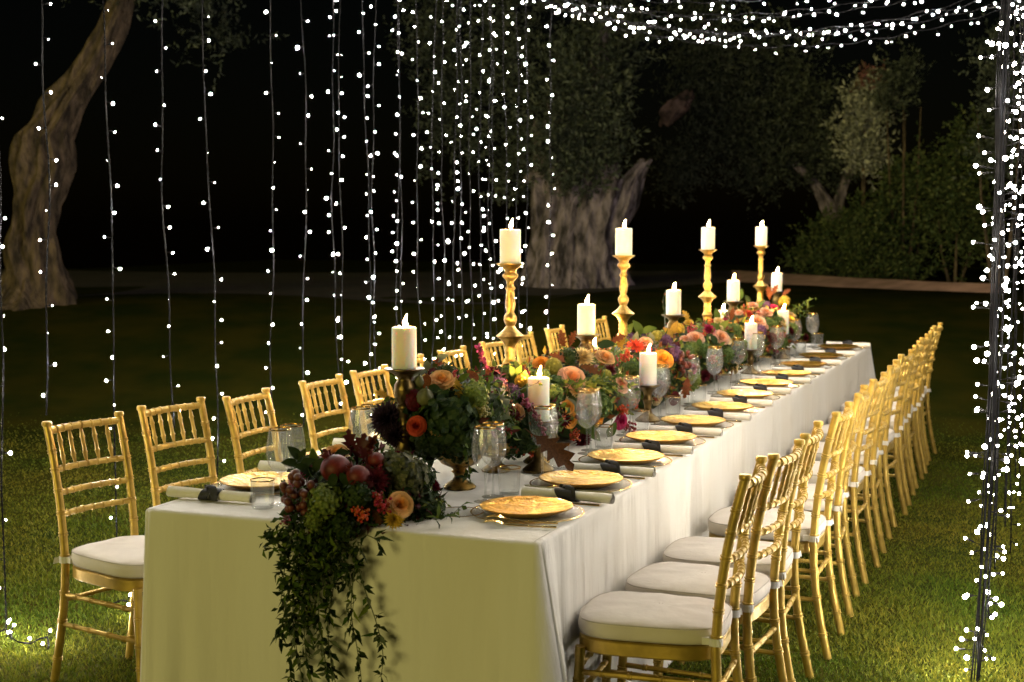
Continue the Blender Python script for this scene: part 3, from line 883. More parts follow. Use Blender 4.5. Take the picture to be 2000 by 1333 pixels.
for i, (x, y, a) in enumerate(left):
    lab = 'gold bamboo style chair standing alone at the front left corner of the table' if i == 0 else f'gold bamboo style chair, {ORD[i]} from the near end along the left side'
    put_chair(x, y, -90 + a, lab, 'gold chairs along the left side')

# ------------------------------------------------------------------ place settings
def make_plate():
    mb = MB()
    prof = [(0.0001, 0.017), (0.06, 0.0168), (0.096, 0.018), (0.108, 0.021), (0.132, 0.0265), (0.1375, 0.0276), (0.1395, 0.0262)]
    mb.lathe(prof, 56)
    o = MB()
    o.lathe([(0.1395, 0.0262), (0.1375, 0.0228), (0.112, 0.0125), (0.092, 0.0045), (0.086, 0.0035), (0.060, 0.0035), (0.0001, 0.0035)], 56)
    me = mb.mesh('plate', M['plate'])
    r_ = ob('dinner_plate', me)
    ob('underside', o.mesh('underside', M['plate_under']), r_)
    return r_
def make_charger():
    mb = MB()
    mb.lathe([(0.0001, 0.003), (0.100, 0.003), (0.112, 0.005), (0.168, 0.0095)], 56)
    e = ob('charger_plate', mb.mesh('charger', M['charger_glass']))
    rim = MB()
    pr = [(0.168 + 0.0024 * math.cos(a), 0.0098 + 0.0016 * math.sin(a)) for a in [i * math.pi / 4 for i in range(9)]]
    rim.lathe(pr, 56)
    ob('rim', rim.mesh('rim', M['gold']), e)
    return e
def make_bread():
    mb = MB()
    mb.lathe([(0.0001, 0.003), (0.040, 0.003), (0.047, 0.006), (0.072, 0.009)], 44)
    e = ob('glass_side_plate', mb.mesh('side_plate', M['glass']))
    rim = MB(); rim.lathe([(0.072 + 0.0016 * math.cos(a), 0.0092 + 0.0012 * math.sin(a)) for a in [i * math.pi / 4 for i in range(9)]], 44)
    ob('rim', rim.mesh('rim', M['gold']), e)
    return e
def make_wine():
    e = empty('wine_glass')
    f_ = MB(); f_.lathe([(0.0001, 0.001), (0.036, 0.001), (0.0365, 0.0022), (0.026, 0.0035), (0.010, 0.0055), (0.0045, 0.010)], 28)
    ob('foot', f_.mesh('foot', M['glass']), e)
    s_ = MB(); s_.lathe([(0.0045, 0.010), (0.0036, 0.022), (0.0033, 0.060), (0.0038, 0.085), (0.0055, 0.098)], 14)
    ob('stem', s_.mesh('stem', M['glass']), e)
    b_ = MB()
    prof = [(0.0055, 0.098, 0), (0.013, 0.101, .4), (0.026, 0.111, 1), (0.0355, 0.126, 1), (0.0405, 0.144, 1), (0.0420, 0.162, 1), (0.0410, 0.182, 1), (0.0385, 0.204, .8), (0.0355, 0.224, .5), (0.0338, 0.2345, .2)]
    b_.lathe(prof, 72, rib=0.022, ribs=18)
    ob('bowl', b_.mesh('bowl', M['ribbed_glass'], sharp=None), e)
    r_ = MB(); r_.lathe([(0.0340, 0.2325), (0.0346, 0.2335), (0.0344, 0.2372), (0.0334, 0.2375), (0.0332, 0.2330)], 36)
    ob('rim', r_.mesh('rim', M['gold']), e)
    return e
def make_tumbler():
    e = empty('water_tumbler')
    b_ = MB()
    b_.lathe([(0.0001, 0.006), (0.031, 0.007, 1), (0.0325, 0.014, 1), (0.0345, 0.050, 1), (0.0362, 0.080, .5), (0.0366, 0.087, .2)], 72, rib=0.022, ribs=16)
    b_.lathe([(0.0001, 0.001), (0.031, 0.001), (0.0325, 0.003), (0.0325, 0.010)], 36)
    ob('body', b_.mesh('body', M['ribbed_glass'], sharp=None), e)
    r_ = MB(); r_.lathe([(0.0366, 0.0855), (0.0373, 0.0862), (0.0372, 0.0890), (0.0362, 0.0893), (0.0360, 0.0858)], 40)
    ob('rim', r_.mesh('rim', M['gold']), e)
    return e
def make_napkin():
    e = empty('rolled_napkin')
    # spiral roll along local y
    L = 0.152
    n, turns = 64, 3.2
    V, F = [], []
    for j in range(13):
        y = -L + 2 * L * j / 12
        sag = 1 + 0.05 * math.sin(j * 1.1)
        pin = 0.90 if 5 <= j <= 7 else 1.0
        for i in range(n):
            t_ = i / (n - 1)
            a = t_ * turns * 2 * math.pi
            r_ = (0.004 + 0.0158 * t_) * sag * pin
            V.append((r_ * math.cos(a) * 1.10, y + 0.002 * math.sin(a * 2 + j), 0.0195 + r_ * math.sin(a) * 0.95))
    for j in range(12):
        for i in range(n - 1):
            F.append((j * n + i, j * n + i + 1, (j + 1) * n + i + 1, (j + 1) * n + i))
    ob('cloth_roll', np_mesh('roll', V, F, M['linen']), e)
    mb = MB()
    n = 28
    for y0, y1, ph in ((-0.030, 0.004, 0.0), (0.002, 0.034, 0.5)):
        V, F = [], []
        for i in range(n):
            a = 2 * math.pi * i / n
            for k, y in enumerate((y0, (y0 + y1) / 2, y1)):
                r_ = 0.0212 + (0.002 if k == 1 else 0) + 0.0012 * math.sin(3 * a + ph)
                V.append((r_ * 1.1 * math.cos(a), y + 0.012 * math.sin(a + ph), max(0.001, 0.0195 + r_ * 0.95 * math.sin(a))))
        for i in range(n):
            for k in range(2):
                a_, b_ = i * 3 + k, ((i + 1) % n) * 3 + k
                F.append((a_, b_, b_ + 1, a_ + 1))
        mb.add(V, F)
    mb.ball((0.004, 0.002, 0.043), 0.011, sq=(1.2, 1.5, 0.7))
    for sx, ln in ((-1, 1.0), (1, 0.85)):   # loops and tails of the knot
        V, F = [], []
        for i in range(9):
            t_ = i / 8
            x = sx * 0.030 * t_ * ln + 0.004
            z = 0.043 + 0.010 * math.sin(t_ * 3.0) - 0.039 * t_ * t_
            yc = 0.002 + sx * 0.030 * t_
            w = 0.010 + 0.007 * math.sin(t_ * 3.1)
            V += [(x, yc - w, z), (x + 0.003, yc + w, z + 0.002)]
        for i in range(8): F.append((2 * i, 2 * i + 1, 2 * i + 3, 2 * i + 2))
        mb.add(V, F)
    ob('ribbon', mb.mesh('ribbon', M['ribbon'], sharp=None), e)
    return e
def make_fork():
    e = empty('gold_fork')
    h = MB()
    h.tube([(0, -0.105, 0.0045), (0, -0.06, 0.004), (0, 0.0, 0.004), (0, 0.045, 0.006)], [0.0036, 0.0028, 0.0022, 0.0024], 8)
    ob('handle', h.mesh('handle', M['cutlery']), e)
    t_ = MB()
    def zc(y): return 0.006 + 0.010 * math.sin((y - 0.045) / 0.06 * 2.6) if y > 0.045 else 0.006
    V, F = [], []
    ys_ = [0.045, 0.052, 0.058, 0.064, 0.070]
    ws = [0.0024, 0.0075, 0.0105, 0.0115, 0.0115]
    for y, w in zip(ys_, ws): V += [(-w, y, zc(y) + .0007), (w, y, zc(y) + .0007), (w, y, zc(y) - .0007), (-w, y, zc(y) - .0007)]
    for k in range(4):
        for j in range(4): F.append((k * 4 + j, k * 4 + (j + 1) % 4, k * 4 + 4 + (j + 1) % 4, k * 4 + 4 + j))
    t_.add(V, F)
    for q in (-0.0096, -0.0032, 0.0032, 0.0096):
        t_.tube([(q, 0.069, zc(0.069)), (q, 0.085, zc(0.085)), (q, 0.105, zc(0.105))], [0.0017, 0.0015, 0.0008], 5)
    ob('tines', t_.mesh('tines', M['cutlery']), e)
    return e
def make_knife():
    e = empty('gold_knife')
    h = MB(); h.tube([(0, -0.105, 0.004), (0, -0.05, 0.004), (0, 0.01, 0.004)], [0.0036, 0.003, 0.0025], 8)
    ob('handle', h.mesh('handle', M['cutlery']), e)
    b_ = MB()
    V, F = [], []
    for y, w in ((0.009, .003), (.03, .0075), (.07, .009), (.10, .007), (.115, .001)):
        V += [(-.004, y, .0052), (-.004 + 2 * w, y, .0042), (-.004, y, .0032)]
    for k in range(4):
        for j in range(3): F.append((k * 3 + j, k * 3 + (j + 1) % 3, k * 3 + 3 + (j + 1) % 3, k * 3 + 3 + j))
    b_.add(V, F)
    ob('blade', b_.mesh('blade', M['cutlery']), e)
    return e
PROTO = {'dinner_plate': make_plate, 'charger_plate': make_charger, 'wine_glass': make_wine, 'water_tumbler': make_tumbler, 'rolled_napkin': make_napkin, 'gold_fork': make_fork, 'gold_knife': make_knife}
_first = {}
def place(kind, loc, rz, label, cat, group):
    if kind not in _first:
        _first[kind] = PROTO[kind](); o = _first[kind]
    else: o = copy_tree(_first[kind])
    o.location = loc; o.rotation_euler = (0, 0, rz)
    tag(o, label, cat, group)
    return o
def setting(px, py, rz, where, forks, jitter, side):
    c_, s_ = math.cos(rz), math.sin(rz)
    def W(x, y, z=0.0): return (px + c_ * x - s_ * y, py + s_ * x + c_ * y, TZ + 0.0008 + z)
    j = lambda a: random.uniform(-a, a) * jitter
    place('charger_plate', W(0, 0.0), random.random() * 6, f'gold rimmed glass charger under the plate, {where}', 'charger', 'glass chargers')
    place('dinner_plate', W(0.0 + j(.004), j(.004), 0.0032), random.random() * 6, f'round gold plate, {where}', 'plate', 'gold plates')
    place('wine_glass', W(.132 + j(.006), .192 + j(.006)), random.random(), f'wine glass nearer its plate, {where}', 'wine glass', 'wine glasses')
    place('wine_glass', W(.213 + j(.006), .205 + j(.008)), random.random(), f'wine glass farther from its plate, {where}', 'wine glass', 'wine glasses')
    place('water_tumbler', W(.280 + j(.006), .172 + j(.006)), random.random(), f'short gold rimmed tumbler, {where}', 'tumbler', 'water tumblers')
    place('rolled_napkin', W(.240 + j(.006), -.034 + j(.008)), rz + R(-2 + j(4)), f'white napkin roll with black ribbon, {where}', 'napkin', 'napkin rolls')
    place('gold_knife', W(.188, -.058), rz + R(2), f'gold knife beside the plate, {where}', 'knife', 'gold knives')
    if forks:
        place('gold_fork', W(-.158, -.045, .011), rz + R(4), f'gold fork closest to the plate, {where}', 'fork', 'gold forks')
        place('gold_fork', W(-.188, -.050, .004), rz + R(9), f'gold fork farther from the plate, {where}', 'fork', 'gold forks')
PY = [3.905, 4.40, 4.90, 5.40, 5.90, 6.41, 6.93, 7.46, 7.98, 8.54, 9.16, 9.86]
for i, y in enumerate(PY):
    setting(-1.492, y, R(90), f'{ORD[i]} place from the near end, right side' if i < 11 else 'last place at the far end, right side', i < 2, 1, 'r')
for i, y in enumerate([3.985, 4.51, 5.06, 5.6]):
    setting(-2.452, y, R(-90), f'{ORD[i]} place from the near end, left side', False, 1, 'l')
bp = make_bread()
p = onZ(897, 1004, TZ + 0.004); bp.location = (p.x, p.y, TZ + 0.001)
tag(bp, 'small clear glass side plate with gold rim beside the front flowers', 'plate')

# ------------------------------------------------------------------ candles and holders
TALL = [(0.0001, 0), (0.078, 0), (0.080, 0.008), (0.070, 0.020), (0.050, 0.032), (0.030, 0.050), (0.022, 0.075), (0.021, 0.10), (0.027, 0.115), (0.021, 0.13), (0.020, 0.20), (0.024, 0.235), (0.023, 0.283), (0.025, 0.322), (0.031, 0.333), (0.025, 0.345), (0.020, 0.358), (0.023, 0.366), (0.020, 0.376), (0.0225, 0.384), (0.019, 0.394), (0.022, 0.405), (0.034, 0.424), (0.052, 0.436), (0.054, 0.440), (0.045, 0.447), (0.026, 0.463), (0.016, 0.478), (0.021, 0.487), (0.0255, 0.500), (0.0250, 0.512), (0.019, 0.522), (0.0145, 0.530), (0.0185, 0.548), (0.0195, 0.562), (0.0160, 0.600), (0.0145, 0.612), (0.0195, 0.618), (0.0195, 0.622), (0.0140, 0.630), (0.0135, 0.645), (0.022, 0.655), (0.030, 0.664), (0.029, 0.672), (0.021, 0.680), (0.025, 0.692), (0.038, 0.703), (0.050, 0.709), (0.0535, 0.712), (0.0535, 0.7145), (0.048, 0.7145), (0.0001, 0.7125)]
MIDP = [(0.0001, 0), (0.070, 0), (0.072, 0.007), (0.062, 0.018), (0.046, 0.032), (0.033, 0.05), (0.028, 0.08), (0.024, 0.105), (0.028, 0.118), (0.031, 0.135), (0.030, 0.16), (0.0225, 0.190), (0.0205, 0.198), (0.0225, 0.202), (0.017, 0.210), (0.0165, 0.235), (0.0185, 0.262), (0.0245, 0.272), (0.0275, 0.279), (0.0245, 0.285), (0.021, 0.290), (0.0245, 0.298), (0.031, 0.312), (0.0345, 0.332), (0.0325, 0.350), (0.025, 0.362), (0.023, 0.370), (0.032, 0.384), (0.053, 0.395), (0.0645, 0.4005), (0.0645, 0.4030), (0.058, 0.4020), (0.0001, 0.4005)]
LOWP = [(0.0001, 0), (0.055, 0), (0.056, 0.006), (0.040, 0.016), (0.020, 0.028), (0.015, 0.05), (0.019, 0.066), (0.023, 0.075), (0.017, 0.086), (0.020, 0.10), (0.040, 0.118), (0.054, 0.124), (0.054, 0.127), (0.047, 0.126), (0.0001, 0.1245)]
def lathe_mesh(prof, mat, n=28, name='stick'):
    return MB().lathe(prof, n).mesh(name, M[mat], sharp=50)
ME = {'tall': lathe_mesh(TALL, 'brass'), 'mid': lathe_mesh(MIDP, 'bronze'), 'low': lathe_mesh(LOWP, 'bronze')}
def candle_meshes(h, r=0.0395):
    w = MB()
    w.lathe([(0.0001, 0.0), (r * 0.985, 0.0), (r, 0.002), (r, h - 0.004), (r - 0.0015, h - 0.001), (r - 0.004, h), (r * 0.6, h - 0.0035), (0.012, h - 0.006), (0.0001, h - 0.0062)], 28)
    k = MB(); k.tube([(0, 0, h - 0.008), (0.0006, 0, h + 0.004), (0.002, 0.0004, h + 0.011)], [0.0011, 0.0011, 0.0008], 6)
    f_ = MB()
    P, Rd = [], []
    for z, rr in ((0.0, .001), (.003, .0052), (.008, .0074), (.014, .0072), (.020, .0054), (.027, .0032), (.034, .0013), (.038, .0003)):
        P.append((0.002 + 5.0 * z * z, 1.5 * z * z, h + 0.003 + z)); Rd.append(rr)
    f_.tube(P, Rd, 12)
    pl = MB(); pl.lathe([(0.0001, h - 0.0046), (r * 0.5, h - 0.0030), (r - 0.0068, h - 0.0004), (r - 0.0062, h + 0.0004), (r - 0.0056, h - 0.0012)], 24)  # disc added to keep flame light off the wax top
    return pl.mesh('melt_shield', M['melt']), w.mesh('wax', M['wax'], sharp=60), k.mesh('wick', M['wick']), f_.mesh('flame', M['flame'])
CM = {}
def candle(loc, h, label, r=0.0395, printed=False):
    key = (round(h, 3), round(r, 4))
    if key not in CM: CM[key] = candle_meshes(h, r)
    pl, w, k, f_ = CM[key]
    e = empty('pillar_candle', loc, random.random() * 0.6)
    tag(e, label, 'candle', 'lit pillar candles')
    ob('wax', w, e); ob('melt_shield', pl, e); ob('wick', k, e); ob('flame', f_, e)
    if printed:
        mb = MB()
        for row, (z, n_) in enumerate(((h * 0.74, 5), (h * 0.56, 7), (h * 0.42, 6))):
            for q in range(n_):
                a0 = -2.35 + q * 0.20 + 0.05 * row
                V = []
                for i in range(7):
                    t_ = i / 6
                    a = a0 + 0.14 * t_
                    zz = z + 0.006 * math.sin(t_ * 6.3 + q * 1.7)
                    for dz in (-.0012, .0012): V.append(((r + .0006) * math.cos(a), (r + .0006) * math.sin(a), zz + dz))
                mb.add(V, [(2 * i, 2 * i + 2, 2 * i + 3, 2 * i + 1) for i in range(6)])
        ob('print', mb.mesh('print', M['print']), e)
    return e
CX = -1.98
for i, y in enumerate([5.0, 6.455, 8.12, 9.63]):
    st = empty('candlestick', (CX, y, TZ + 0.001))
    ob('stick', ME['tall'], st)
    w = ['first', 'second', 'third', 'farthest'][i]
    tag(st, f'tall brass candlestick with turned knops, {w} from the near end', 'candlestick', 'tall brass candlesticks')
    candle((CX, y, TZ + 0.0153 + 0.7), 0.128, f'lit ivory pillar candle on the {w} tall brass candlestick')
for i, y in enumerate([4.08, 5.905, 7.363, 8.797, 10.20]):
    st = empty('candlestick', (CX, y, TZ + 0.001), 0.3)
    ob('stick', ME['mid'], st)
    w = ORD[i] if i < 4 else 'farthest'
    tag(st, f'medium height dark bronze candlestick, {w} from the near end', 'candlestick', 'dark bronze candlesticks')
    st.scale = (1, 1, 0.94 if i else 1.0)
    candle((CX, y, TZ + 0.0025 + 0.4015 * (0.94 if i else 1.0)), 0.132, f'lit ivory pillar candle on the {w} dark bronze candlestick')
lowc = [(1052, 738, -1.72, 0.15, 0.038, 'lit ivory pillar candle low in the flowers near the brown oak leaf', False),
        (1266, 690, -1.72, 0.14, 0.038, 'lit ivory pillar candle low beside the orange ranunculus', False),
        (1365, 655, -1.90, 0.13, 0.038, 'lit ivory pillar candle half hidden behind a cream rose', False),
        (1467, 632, -1.72, 0.15, 0.036, 'lit ivory pillar candle with dark script printed on its side', True),
        (1530, 607, -1.72, 0.15, 0.036, 'lit ivory pillar candle with dark script near the far end', True),
        (1003, 714, -2.20, 0.10, 0.030, 'small lit candle behind the first tall brass candlestick', False),
        (1303, 664, -2.12, 0.10, 0.030, 'small lit candle sunk among mauve flowers in the middle', False),
        (1412, 606, -2.14, 0.10, 0.030, 'small lit candle among peach roses left of centre', False),
        (1160, 676, -2.12, 0.10, 0.030, 'small lit candle beneath the second dark bronze candlestick', False)]
for i, (px, py, X, h, r, lab, pr) in enumerate(lowc):
    p = onX(px, py, X)
    zt = p.z - h
    st = empty('low_candle_holder', (p.x, p.y, TZ + 0.001))
    st.scale = (1, 1, max(0.2, (zt - TZ - 0.003) / 0.1245))
    ob('stick', ME['low'], st)
    tag(st, 'low dark bronze dish under the ' + lab.replace('lit ivory ', '').replace('small lit ', 'small '), 'candle holder', 'low candle holders')
    if len(st['label'].split()) > 16: st['label'] = ' '.join(st['label'].split()[:16])
    candle((p.x, p.y, zt), h, lab, r, pr)

# ------------------------------------------------------------------ flowers
def rose_mesh(seed, rings=6, open_=1.0):
    r_ = random.Random(seed)
    cnt = [3, 4, 5, 6, 6, 6][:rings]
    Rk = [0.17, 0.33, 0.50, 0.68, 0.86, 1.0]
    Hk = [0.36, 0.42, 0.46, 0.46, 0.38, 0.16]
    mb = MB()
    for k, c in enumerate(cnt):
        ph = r_.random() * 6.28
        for i in range(c):
            f0 = ph + 2 * math.pi * i / c + r_.uniform(-.12, .12)
            wa = math.pi / c * 1.2
            hh = Hk[k] * r_.uniform(.9, 1.1)
            V, F = [], []
            nu, nv = 5, 4
            for a in range(nu):
                u = -1 + 2 * a / (nu - 1)
                for b_ in range(nv):
                    v = b_ / (nv - 1) * (1 - 0.16 * u * u)
                    ph_ = f0 + u * wa * (0.5 + 0.5 * math.sin(v * math.pi / 2))
                    rho = Rk[k] * (0.22 + 0.78 * math.sin(v * math.pi / 2)) * (1 - 0.05 * (1 - u * u)) + (0.06 * v ** 4 if k > 1 else 0) + 0.02 * math.sin(u * 5 + i)
                    z = -0.15 + (hh + 0.15) * (1 - (1 - v) ** 1.6) - (0.10 * v ** 5 if k > 1 else 0) + 0.025 * math.sin(3 * u + k + i)
                    V.append((rho * math.cos(ph_), rho * math.sin(ph_), z))
            for a in range(nu - 1):
                for b_ in range(nv - 1):
                    q = a * nv + b_
                    F.append((q, q + nv, q + nv + 1, q + 1))
            mb.add(V, F)
    return mb.mesh('rose', M['pet_peach'], sharp=None)
def petal_burst(name, rings, wid, fold=0.3, droop=-0.1, seed=1):
    r_ = np.random.default_rng(seed)
    Vs, Fs, off = [], [], 0
    for (c, el, L, z0) in rings:
        a = np.arange(c) / c * 2 * np.pi + r_.random() * 6 + r_.normal(size=c) * 0.06
        e = el + r_.normal(size=c) * 0.06
        Dr = np.stack([np.cos(a) * np.cos(e), np.sin(a) * np.cos(e), np.sin(e)], 1)
        N = np.stack([-np.cos(a) * np.sin(e), -np.sin(a) * np.sin(e), np.cos(e)], 1)
        P = Dr * 0.04 + np.array([0, 0, z0])
        V, F = leaf_arrays(P, Dr, N, L * (0.92 + .16 * r_.random(c)), wid * (0.5 + 0.5 * L), fold, droop)
        Vs.append(V); Fs.append(F + off); off += len(V)
    return np_mesh(name, np.concatenate(Vs), np.concatenate(Fs), M['pet_red'], smooth=True)
dahlia_me = petal_burst('dahlia', [(18, 0.0, 1.0, 0), (18, .18, .96, .05), (18, .38, .88, .1), (16, .6, .76, .14), (14, .85, .62, .18), (10, 1.1, .5, .2), (6, 1.4, .42, .2)], 0.30)
gerbera_me = petal_burst('gerbera', [(16, .05, 1.0, 0), (15, .22, .9, .02), (12, .6, .4, .03), (8, 1.1, .25, .05)], 0.28)
def pompon_mesh(n=170):
    d = rand_dirs(n)
    s_ = unit(np.cross(d, rand_dirs(n)))
    V, F = leaf_arrays(d * 0.80 - s_ * 0.14, unit(s_ * 0.8 + d * 0.45), d, 0.34, 0.26, 0.2, 0.2)
    v0, f0 = ICO[2]
    V = np.concatenate([V, np.array(v0) * 0.82]); F = np.concatenate([F, np.array(f0) + n * 5])
    return np_mesh('pompon', V, F, M['pet_pom'], smooth=False)
pompon_me = pompon_mesh()
def hydrangea_mesh(n=85, seed=3, low=-0.45):
    r_ = np.random.default_rng(seed)
    Vs, Fs, off = [], [], 0
    k = 0
    for i in range(n):
        zz = 1 - (i + 0.5) / n * (1 - low)
        a = i * 2.39996
        rr = math.sqrt(max(0, 1 - zz * zz))
        d = np.array([rr * math.cos(a), rr * math.sin(a), zz]) + r_.normal(size=3) * 0.07
        d /= np.linalg.norm(d)
        c = d * r_.uniform(0.74, 0.95)
        nrm = unit(d + r_.normal(size=3) * 0.35)
        s_ = unit(np.cross(nrm, r_.normal(size=3))); t_ = np.cross(nrm, s_)
        L = r_.uniform(0.11, 0.19)
        for q in range(4):
            e = (s_ * math.cos(q * math.pi / 2) + t_ * math.sin(q * math.pi / 2))
            w = np.cross(nrm, e)
            up = nrm * L * 0.18
            Vs += [c, c + e * L * 0.55 - w * L * 0.50 + up, c + e * L + up * .6, c + e * L * 0.55 + w * L * 0.50 + up]
            Fs += [(off, off + 1, off + 2), (off, off + 2, off + 3)]; off += 4
    v0, f0 = ICO[1]
    Vs += [np.array(v) * 0.72 for v in v0]; Fs += [tuple(j + off for j in f) for f in f0]
    return np_mesh('hydrangea', np.array(Vs), np.array(Fs), M['hyd_green'], smooth=False)
hyd_me = [hydrangea_mesh(170, 3), hydrangea_mesh(150, 5)]
def berry_mesh(n=30, r=0.17, seed=2):
    r_ = random.Random(seed)
    mb = MB()
    for _ in range(n):
        d = Vector((r_.gauss(0, 1), r_.gauss(0, 1), r_.gauss(0, 1))).normalized() * (r_.random() ** 0.4) * 0.85
        mb.ball(d, r * r_.uniform(.8, 1.15), sub=1)
        mb.tube([(0, 0, -1.0), tuple(d)], 0.02, 4, caps=False)
    return mb.mesh('berries', M['berry_or'], sharp=None)
berry_me = berry_mesh()
def oak_mesh(lob=True):
    t_ = [0, .10, .20, .27, .37, .45, .56, .63, .74, .82, .91, 1.0]
    w = [.012, .035, .15, .085, .25, .11, .30, .13, .22, .07, .09, .0] if lob else [.01, .12, .2, .24, .26, .26, .25, .23, .18, .13, .07, 0]
    fwd = [0, 0, .03, .0, .06, .0, .08, .0, .09, .02, .03, 0] if lob else [0] * 12
    V, F = [], []
    for a, b_, f_ in zip(t_, w, fwd):
        z = 0.10 * math.sin(a * 2.6) - 0.16 * a * a
        V += [(-b_, a + f_, z + b_ * 0.22), (0, a, z), (b_, a + f_, z + b_ * 0.22)]
    for k in range(11):
        F += [(3 * k, 3 * k + 1, 3 * k + 4, 3 * k + 3), (3 * k + 1, 3 * k + 2, 3 * k + 5, 3 * k + 4)]
    # a little thickness
    n = len(V)
    V += [(x, y, z - 0.006) for x, y, z in V]
    F += [tuple(i + n for i in f)[::-1] for f in F]
    mb = MB(); mb.add(V, F); mb.tube([(0, -.22, -.02), (0, 0, 0), (0, .5, .06)], [.012, .010, .006], 5)
    return mb.mesh('leaf', M['leaf_rust'], sharp=None)
oak_me, broad_me = oak_mesh(), oak_mesh(False)
rose_me = [rose_mesh(1), rose_mesh(2), rose_mesh(3)]

class Arr:
    """a flower arrangement: parts share one Empty; c, r give the ellipsoid the flowers sit on"""
    def __init__(s, label, c, r, base, group='flower arrangements down the table'):
        s.e = tag(empty('flower_arrangement', base), label, 'flowers', group)
        s.o = Vector(base); s.c = Vector(c); s.r = Vector(r)
    def hit(s, px, py, out=1.0):
        d = _ray(px, py)
        q = Vector((d.x / s.r.x, d.y / s.r.y, d.z / s.r.z)); p = _eye - s.c
        p = Vector((p.x / s.r.x, p.y / s.r.y, p.z / s.r.z))
        A_, B_, C_ = q.dot(q), 2 * p.dot(q), p.dot(p) - out * out
        disc = B_ * B_ - 4 * A_ * C_
        t_ = (-B_ - math.sqrt(disc)) / (2 * A_) if disc > 0 else -B_ / (2 * A_)
        w = _eye + d * t_
        return w, s.normal(w), t_
    def normal(s, w):
        v = w - s.c
        return Vector((v.x / s.r.x ** 2, v.y / s.r.y ** 2, v.z / s.r.z ** 2)).normalized()
    def put(s, name, me, w, nrm, size, mat, roll=None):
        q = nrm.to_track_quat('Z', 'Y').to_matrix() @ Matrix.Rotation(random.random() * 6.28 if roll is None else roll, 3, 'Z')
        return ob(name, me, s.e, w - s.o, q, size, M[mat])
    def flower(s, kind, px, py, rpx, mat, out=1.0, face=0.5):
        out += 0.05; rpx *= 1.1
        w, n, t_ = s.hit(px, py, out)
        tc_ = (_eye - w).normalized()
        n = (n + tc_ * face + Vector((0, 0, .25))).normalized()
        size = rpx * t_ / _f
        s.one(kind, w - n * size * (0.35 if kind != 'hydrangea' else 0.5), n, size, mat)
    def one(s, kind, w, n, size, mat):
        me = {'rose': random.choice(rose_me), 'dahlia': dahlia_me, 'gerbera': gerbera_me, 'pompon': pompon_me, 'hydrangea': random.choice(hyd_me), 'berry_cluster': berry_me}[kind]
        s.put(kind, me, w, n, size, mat)
    def leaf(s, px, py, ang, Lpx, mat, oak=True, out=1.03, name=None):
        """leaf whose tip points at screen angle ang (deg, 0 = right, 90 = up)"""
        w, n, t_ = s.hit(px, py, out)
        tip = (_rt * math.cos(R(ang)) + _up * math.sin(R(ang)) - _fw * 0.25).normalized()
        nn = ((_eye - w).normalized() + Vector((0, 0, .4)) + n * .3).normalized()
        sd = tip.cross(nn).normalized(); nn = sd.cross(tip)
        m3 = Matrix((sd, tip, nn)).transposed()
        L = Lpx * t_ / _f
        ob(name or ('oak_leaf' if oak else 'leaf'), oak_me if oak else broad_me, s.e, w - tip * L * 0.5 - s.o, m3, L, M[mat])
    def greenery(s, n, mats, L=(.025, .05), wr=(.30, .5), zmin=None, spread=1.0, core='leaf_dark', coresize=0.80):
        d = rand_dirs(n)
        d[:, 2] = np.abs(d[:, 2]) * 1.2 - 0.45
        d = unit(d)
        rr = 0.60 + 0.36 * rng.random((n, 1)) * spread
        P = np.array(s.c) + d * rr * np.array(s.r)
        if zmin is not None: P[:, 2] = np.maximum(P[:, 2], zmin + 0.01 * rng.random(n))
        Dr = unit(d * 0.6 + rand_dirs(n) * 0.9 + np.array([0, 0, .1]))
        ln = L[0] + (L[1] - L[0]) * rng.random(n)
        V, F = leaf_arrays(P - np.array(s.o), Dr, unit(d + rand_dirs(n) * .5), ln, ln * (wr[0] + (wr[1] - wr[0]) * rng.random(n)))
        mi = np.repeat(rng.integers(0, len(mats), n), 4)
        o = ob('foliage', np_mesh('foliage', V, F, [M[m_] for m_ in mats], mi, smooth=True), s.e)
        tag(o, kind='stuff')
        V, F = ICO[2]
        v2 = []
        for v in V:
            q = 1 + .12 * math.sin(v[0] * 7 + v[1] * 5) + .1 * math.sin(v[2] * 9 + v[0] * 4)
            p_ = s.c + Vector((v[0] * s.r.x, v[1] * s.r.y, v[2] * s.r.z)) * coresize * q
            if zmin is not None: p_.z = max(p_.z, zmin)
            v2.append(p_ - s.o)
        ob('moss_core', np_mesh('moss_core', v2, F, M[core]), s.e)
    def sprig(s, pts, mats, n=26, L=.034, W=.012, stem=.0016, name='sprig', up=0.0):
        """thin stem through world points with leaves along it"""
        pts = [Vector(p_) for p_ in pts]
        P = []
        for i in range(len(pts) - 1):
            a = pts[max(i - 1, 0)]; b_ = pts[i]; c_ = pts[i + 1]; d_ = pts[min(i + 2, len(pts) - 1)]
            for k in range(8):
                t_ = k / 8
                P.append(0.5 * ((2 * b_) + (c_ - a) * t_ + (2 * a - 5 * b_ + 4 * c_ - d_) * t_ * t_ + (3 * b_ - a - 3 * c_ + d_) * t_ ** 3))
        P.append(pts[-1])
        mb = MB()
        mb.tube([p_ - s.o for p_ in P], [stem * (1.2 - 0.7 * i / len(P)) for i in range(len(P))], 5)
        nv0, nf0 = len(mb.V), len(mb.F)
        idx = np.sort(rng.random(n)) * (len(P) - 1.01)
        base = np.array([P[int(i)].lerp(P[int(i) + 1], i - int(i)) - s.o for i in idx])
        tan = np.array([(P[min(int(i) + 1, len(P) - 1)] - P[int(i)]).normalized() for i in idx])
        Dr = unit(tan * 0.55 + rand_dirs(n) * 0.9 + np.array([0, -0.15, up]))
        ln = L * (0.4 + 1.15 * rng.random(n) ** 1.4)
        V, F = leaf_arrays(base, Dr, unit(rand_dirs(n) * .7 + np.array([.1, -.5, .6])), ln, W * (0.7 + .6 * rng.random(n)), .22, .2)
        for k, m_ in enumerate(mats): pass
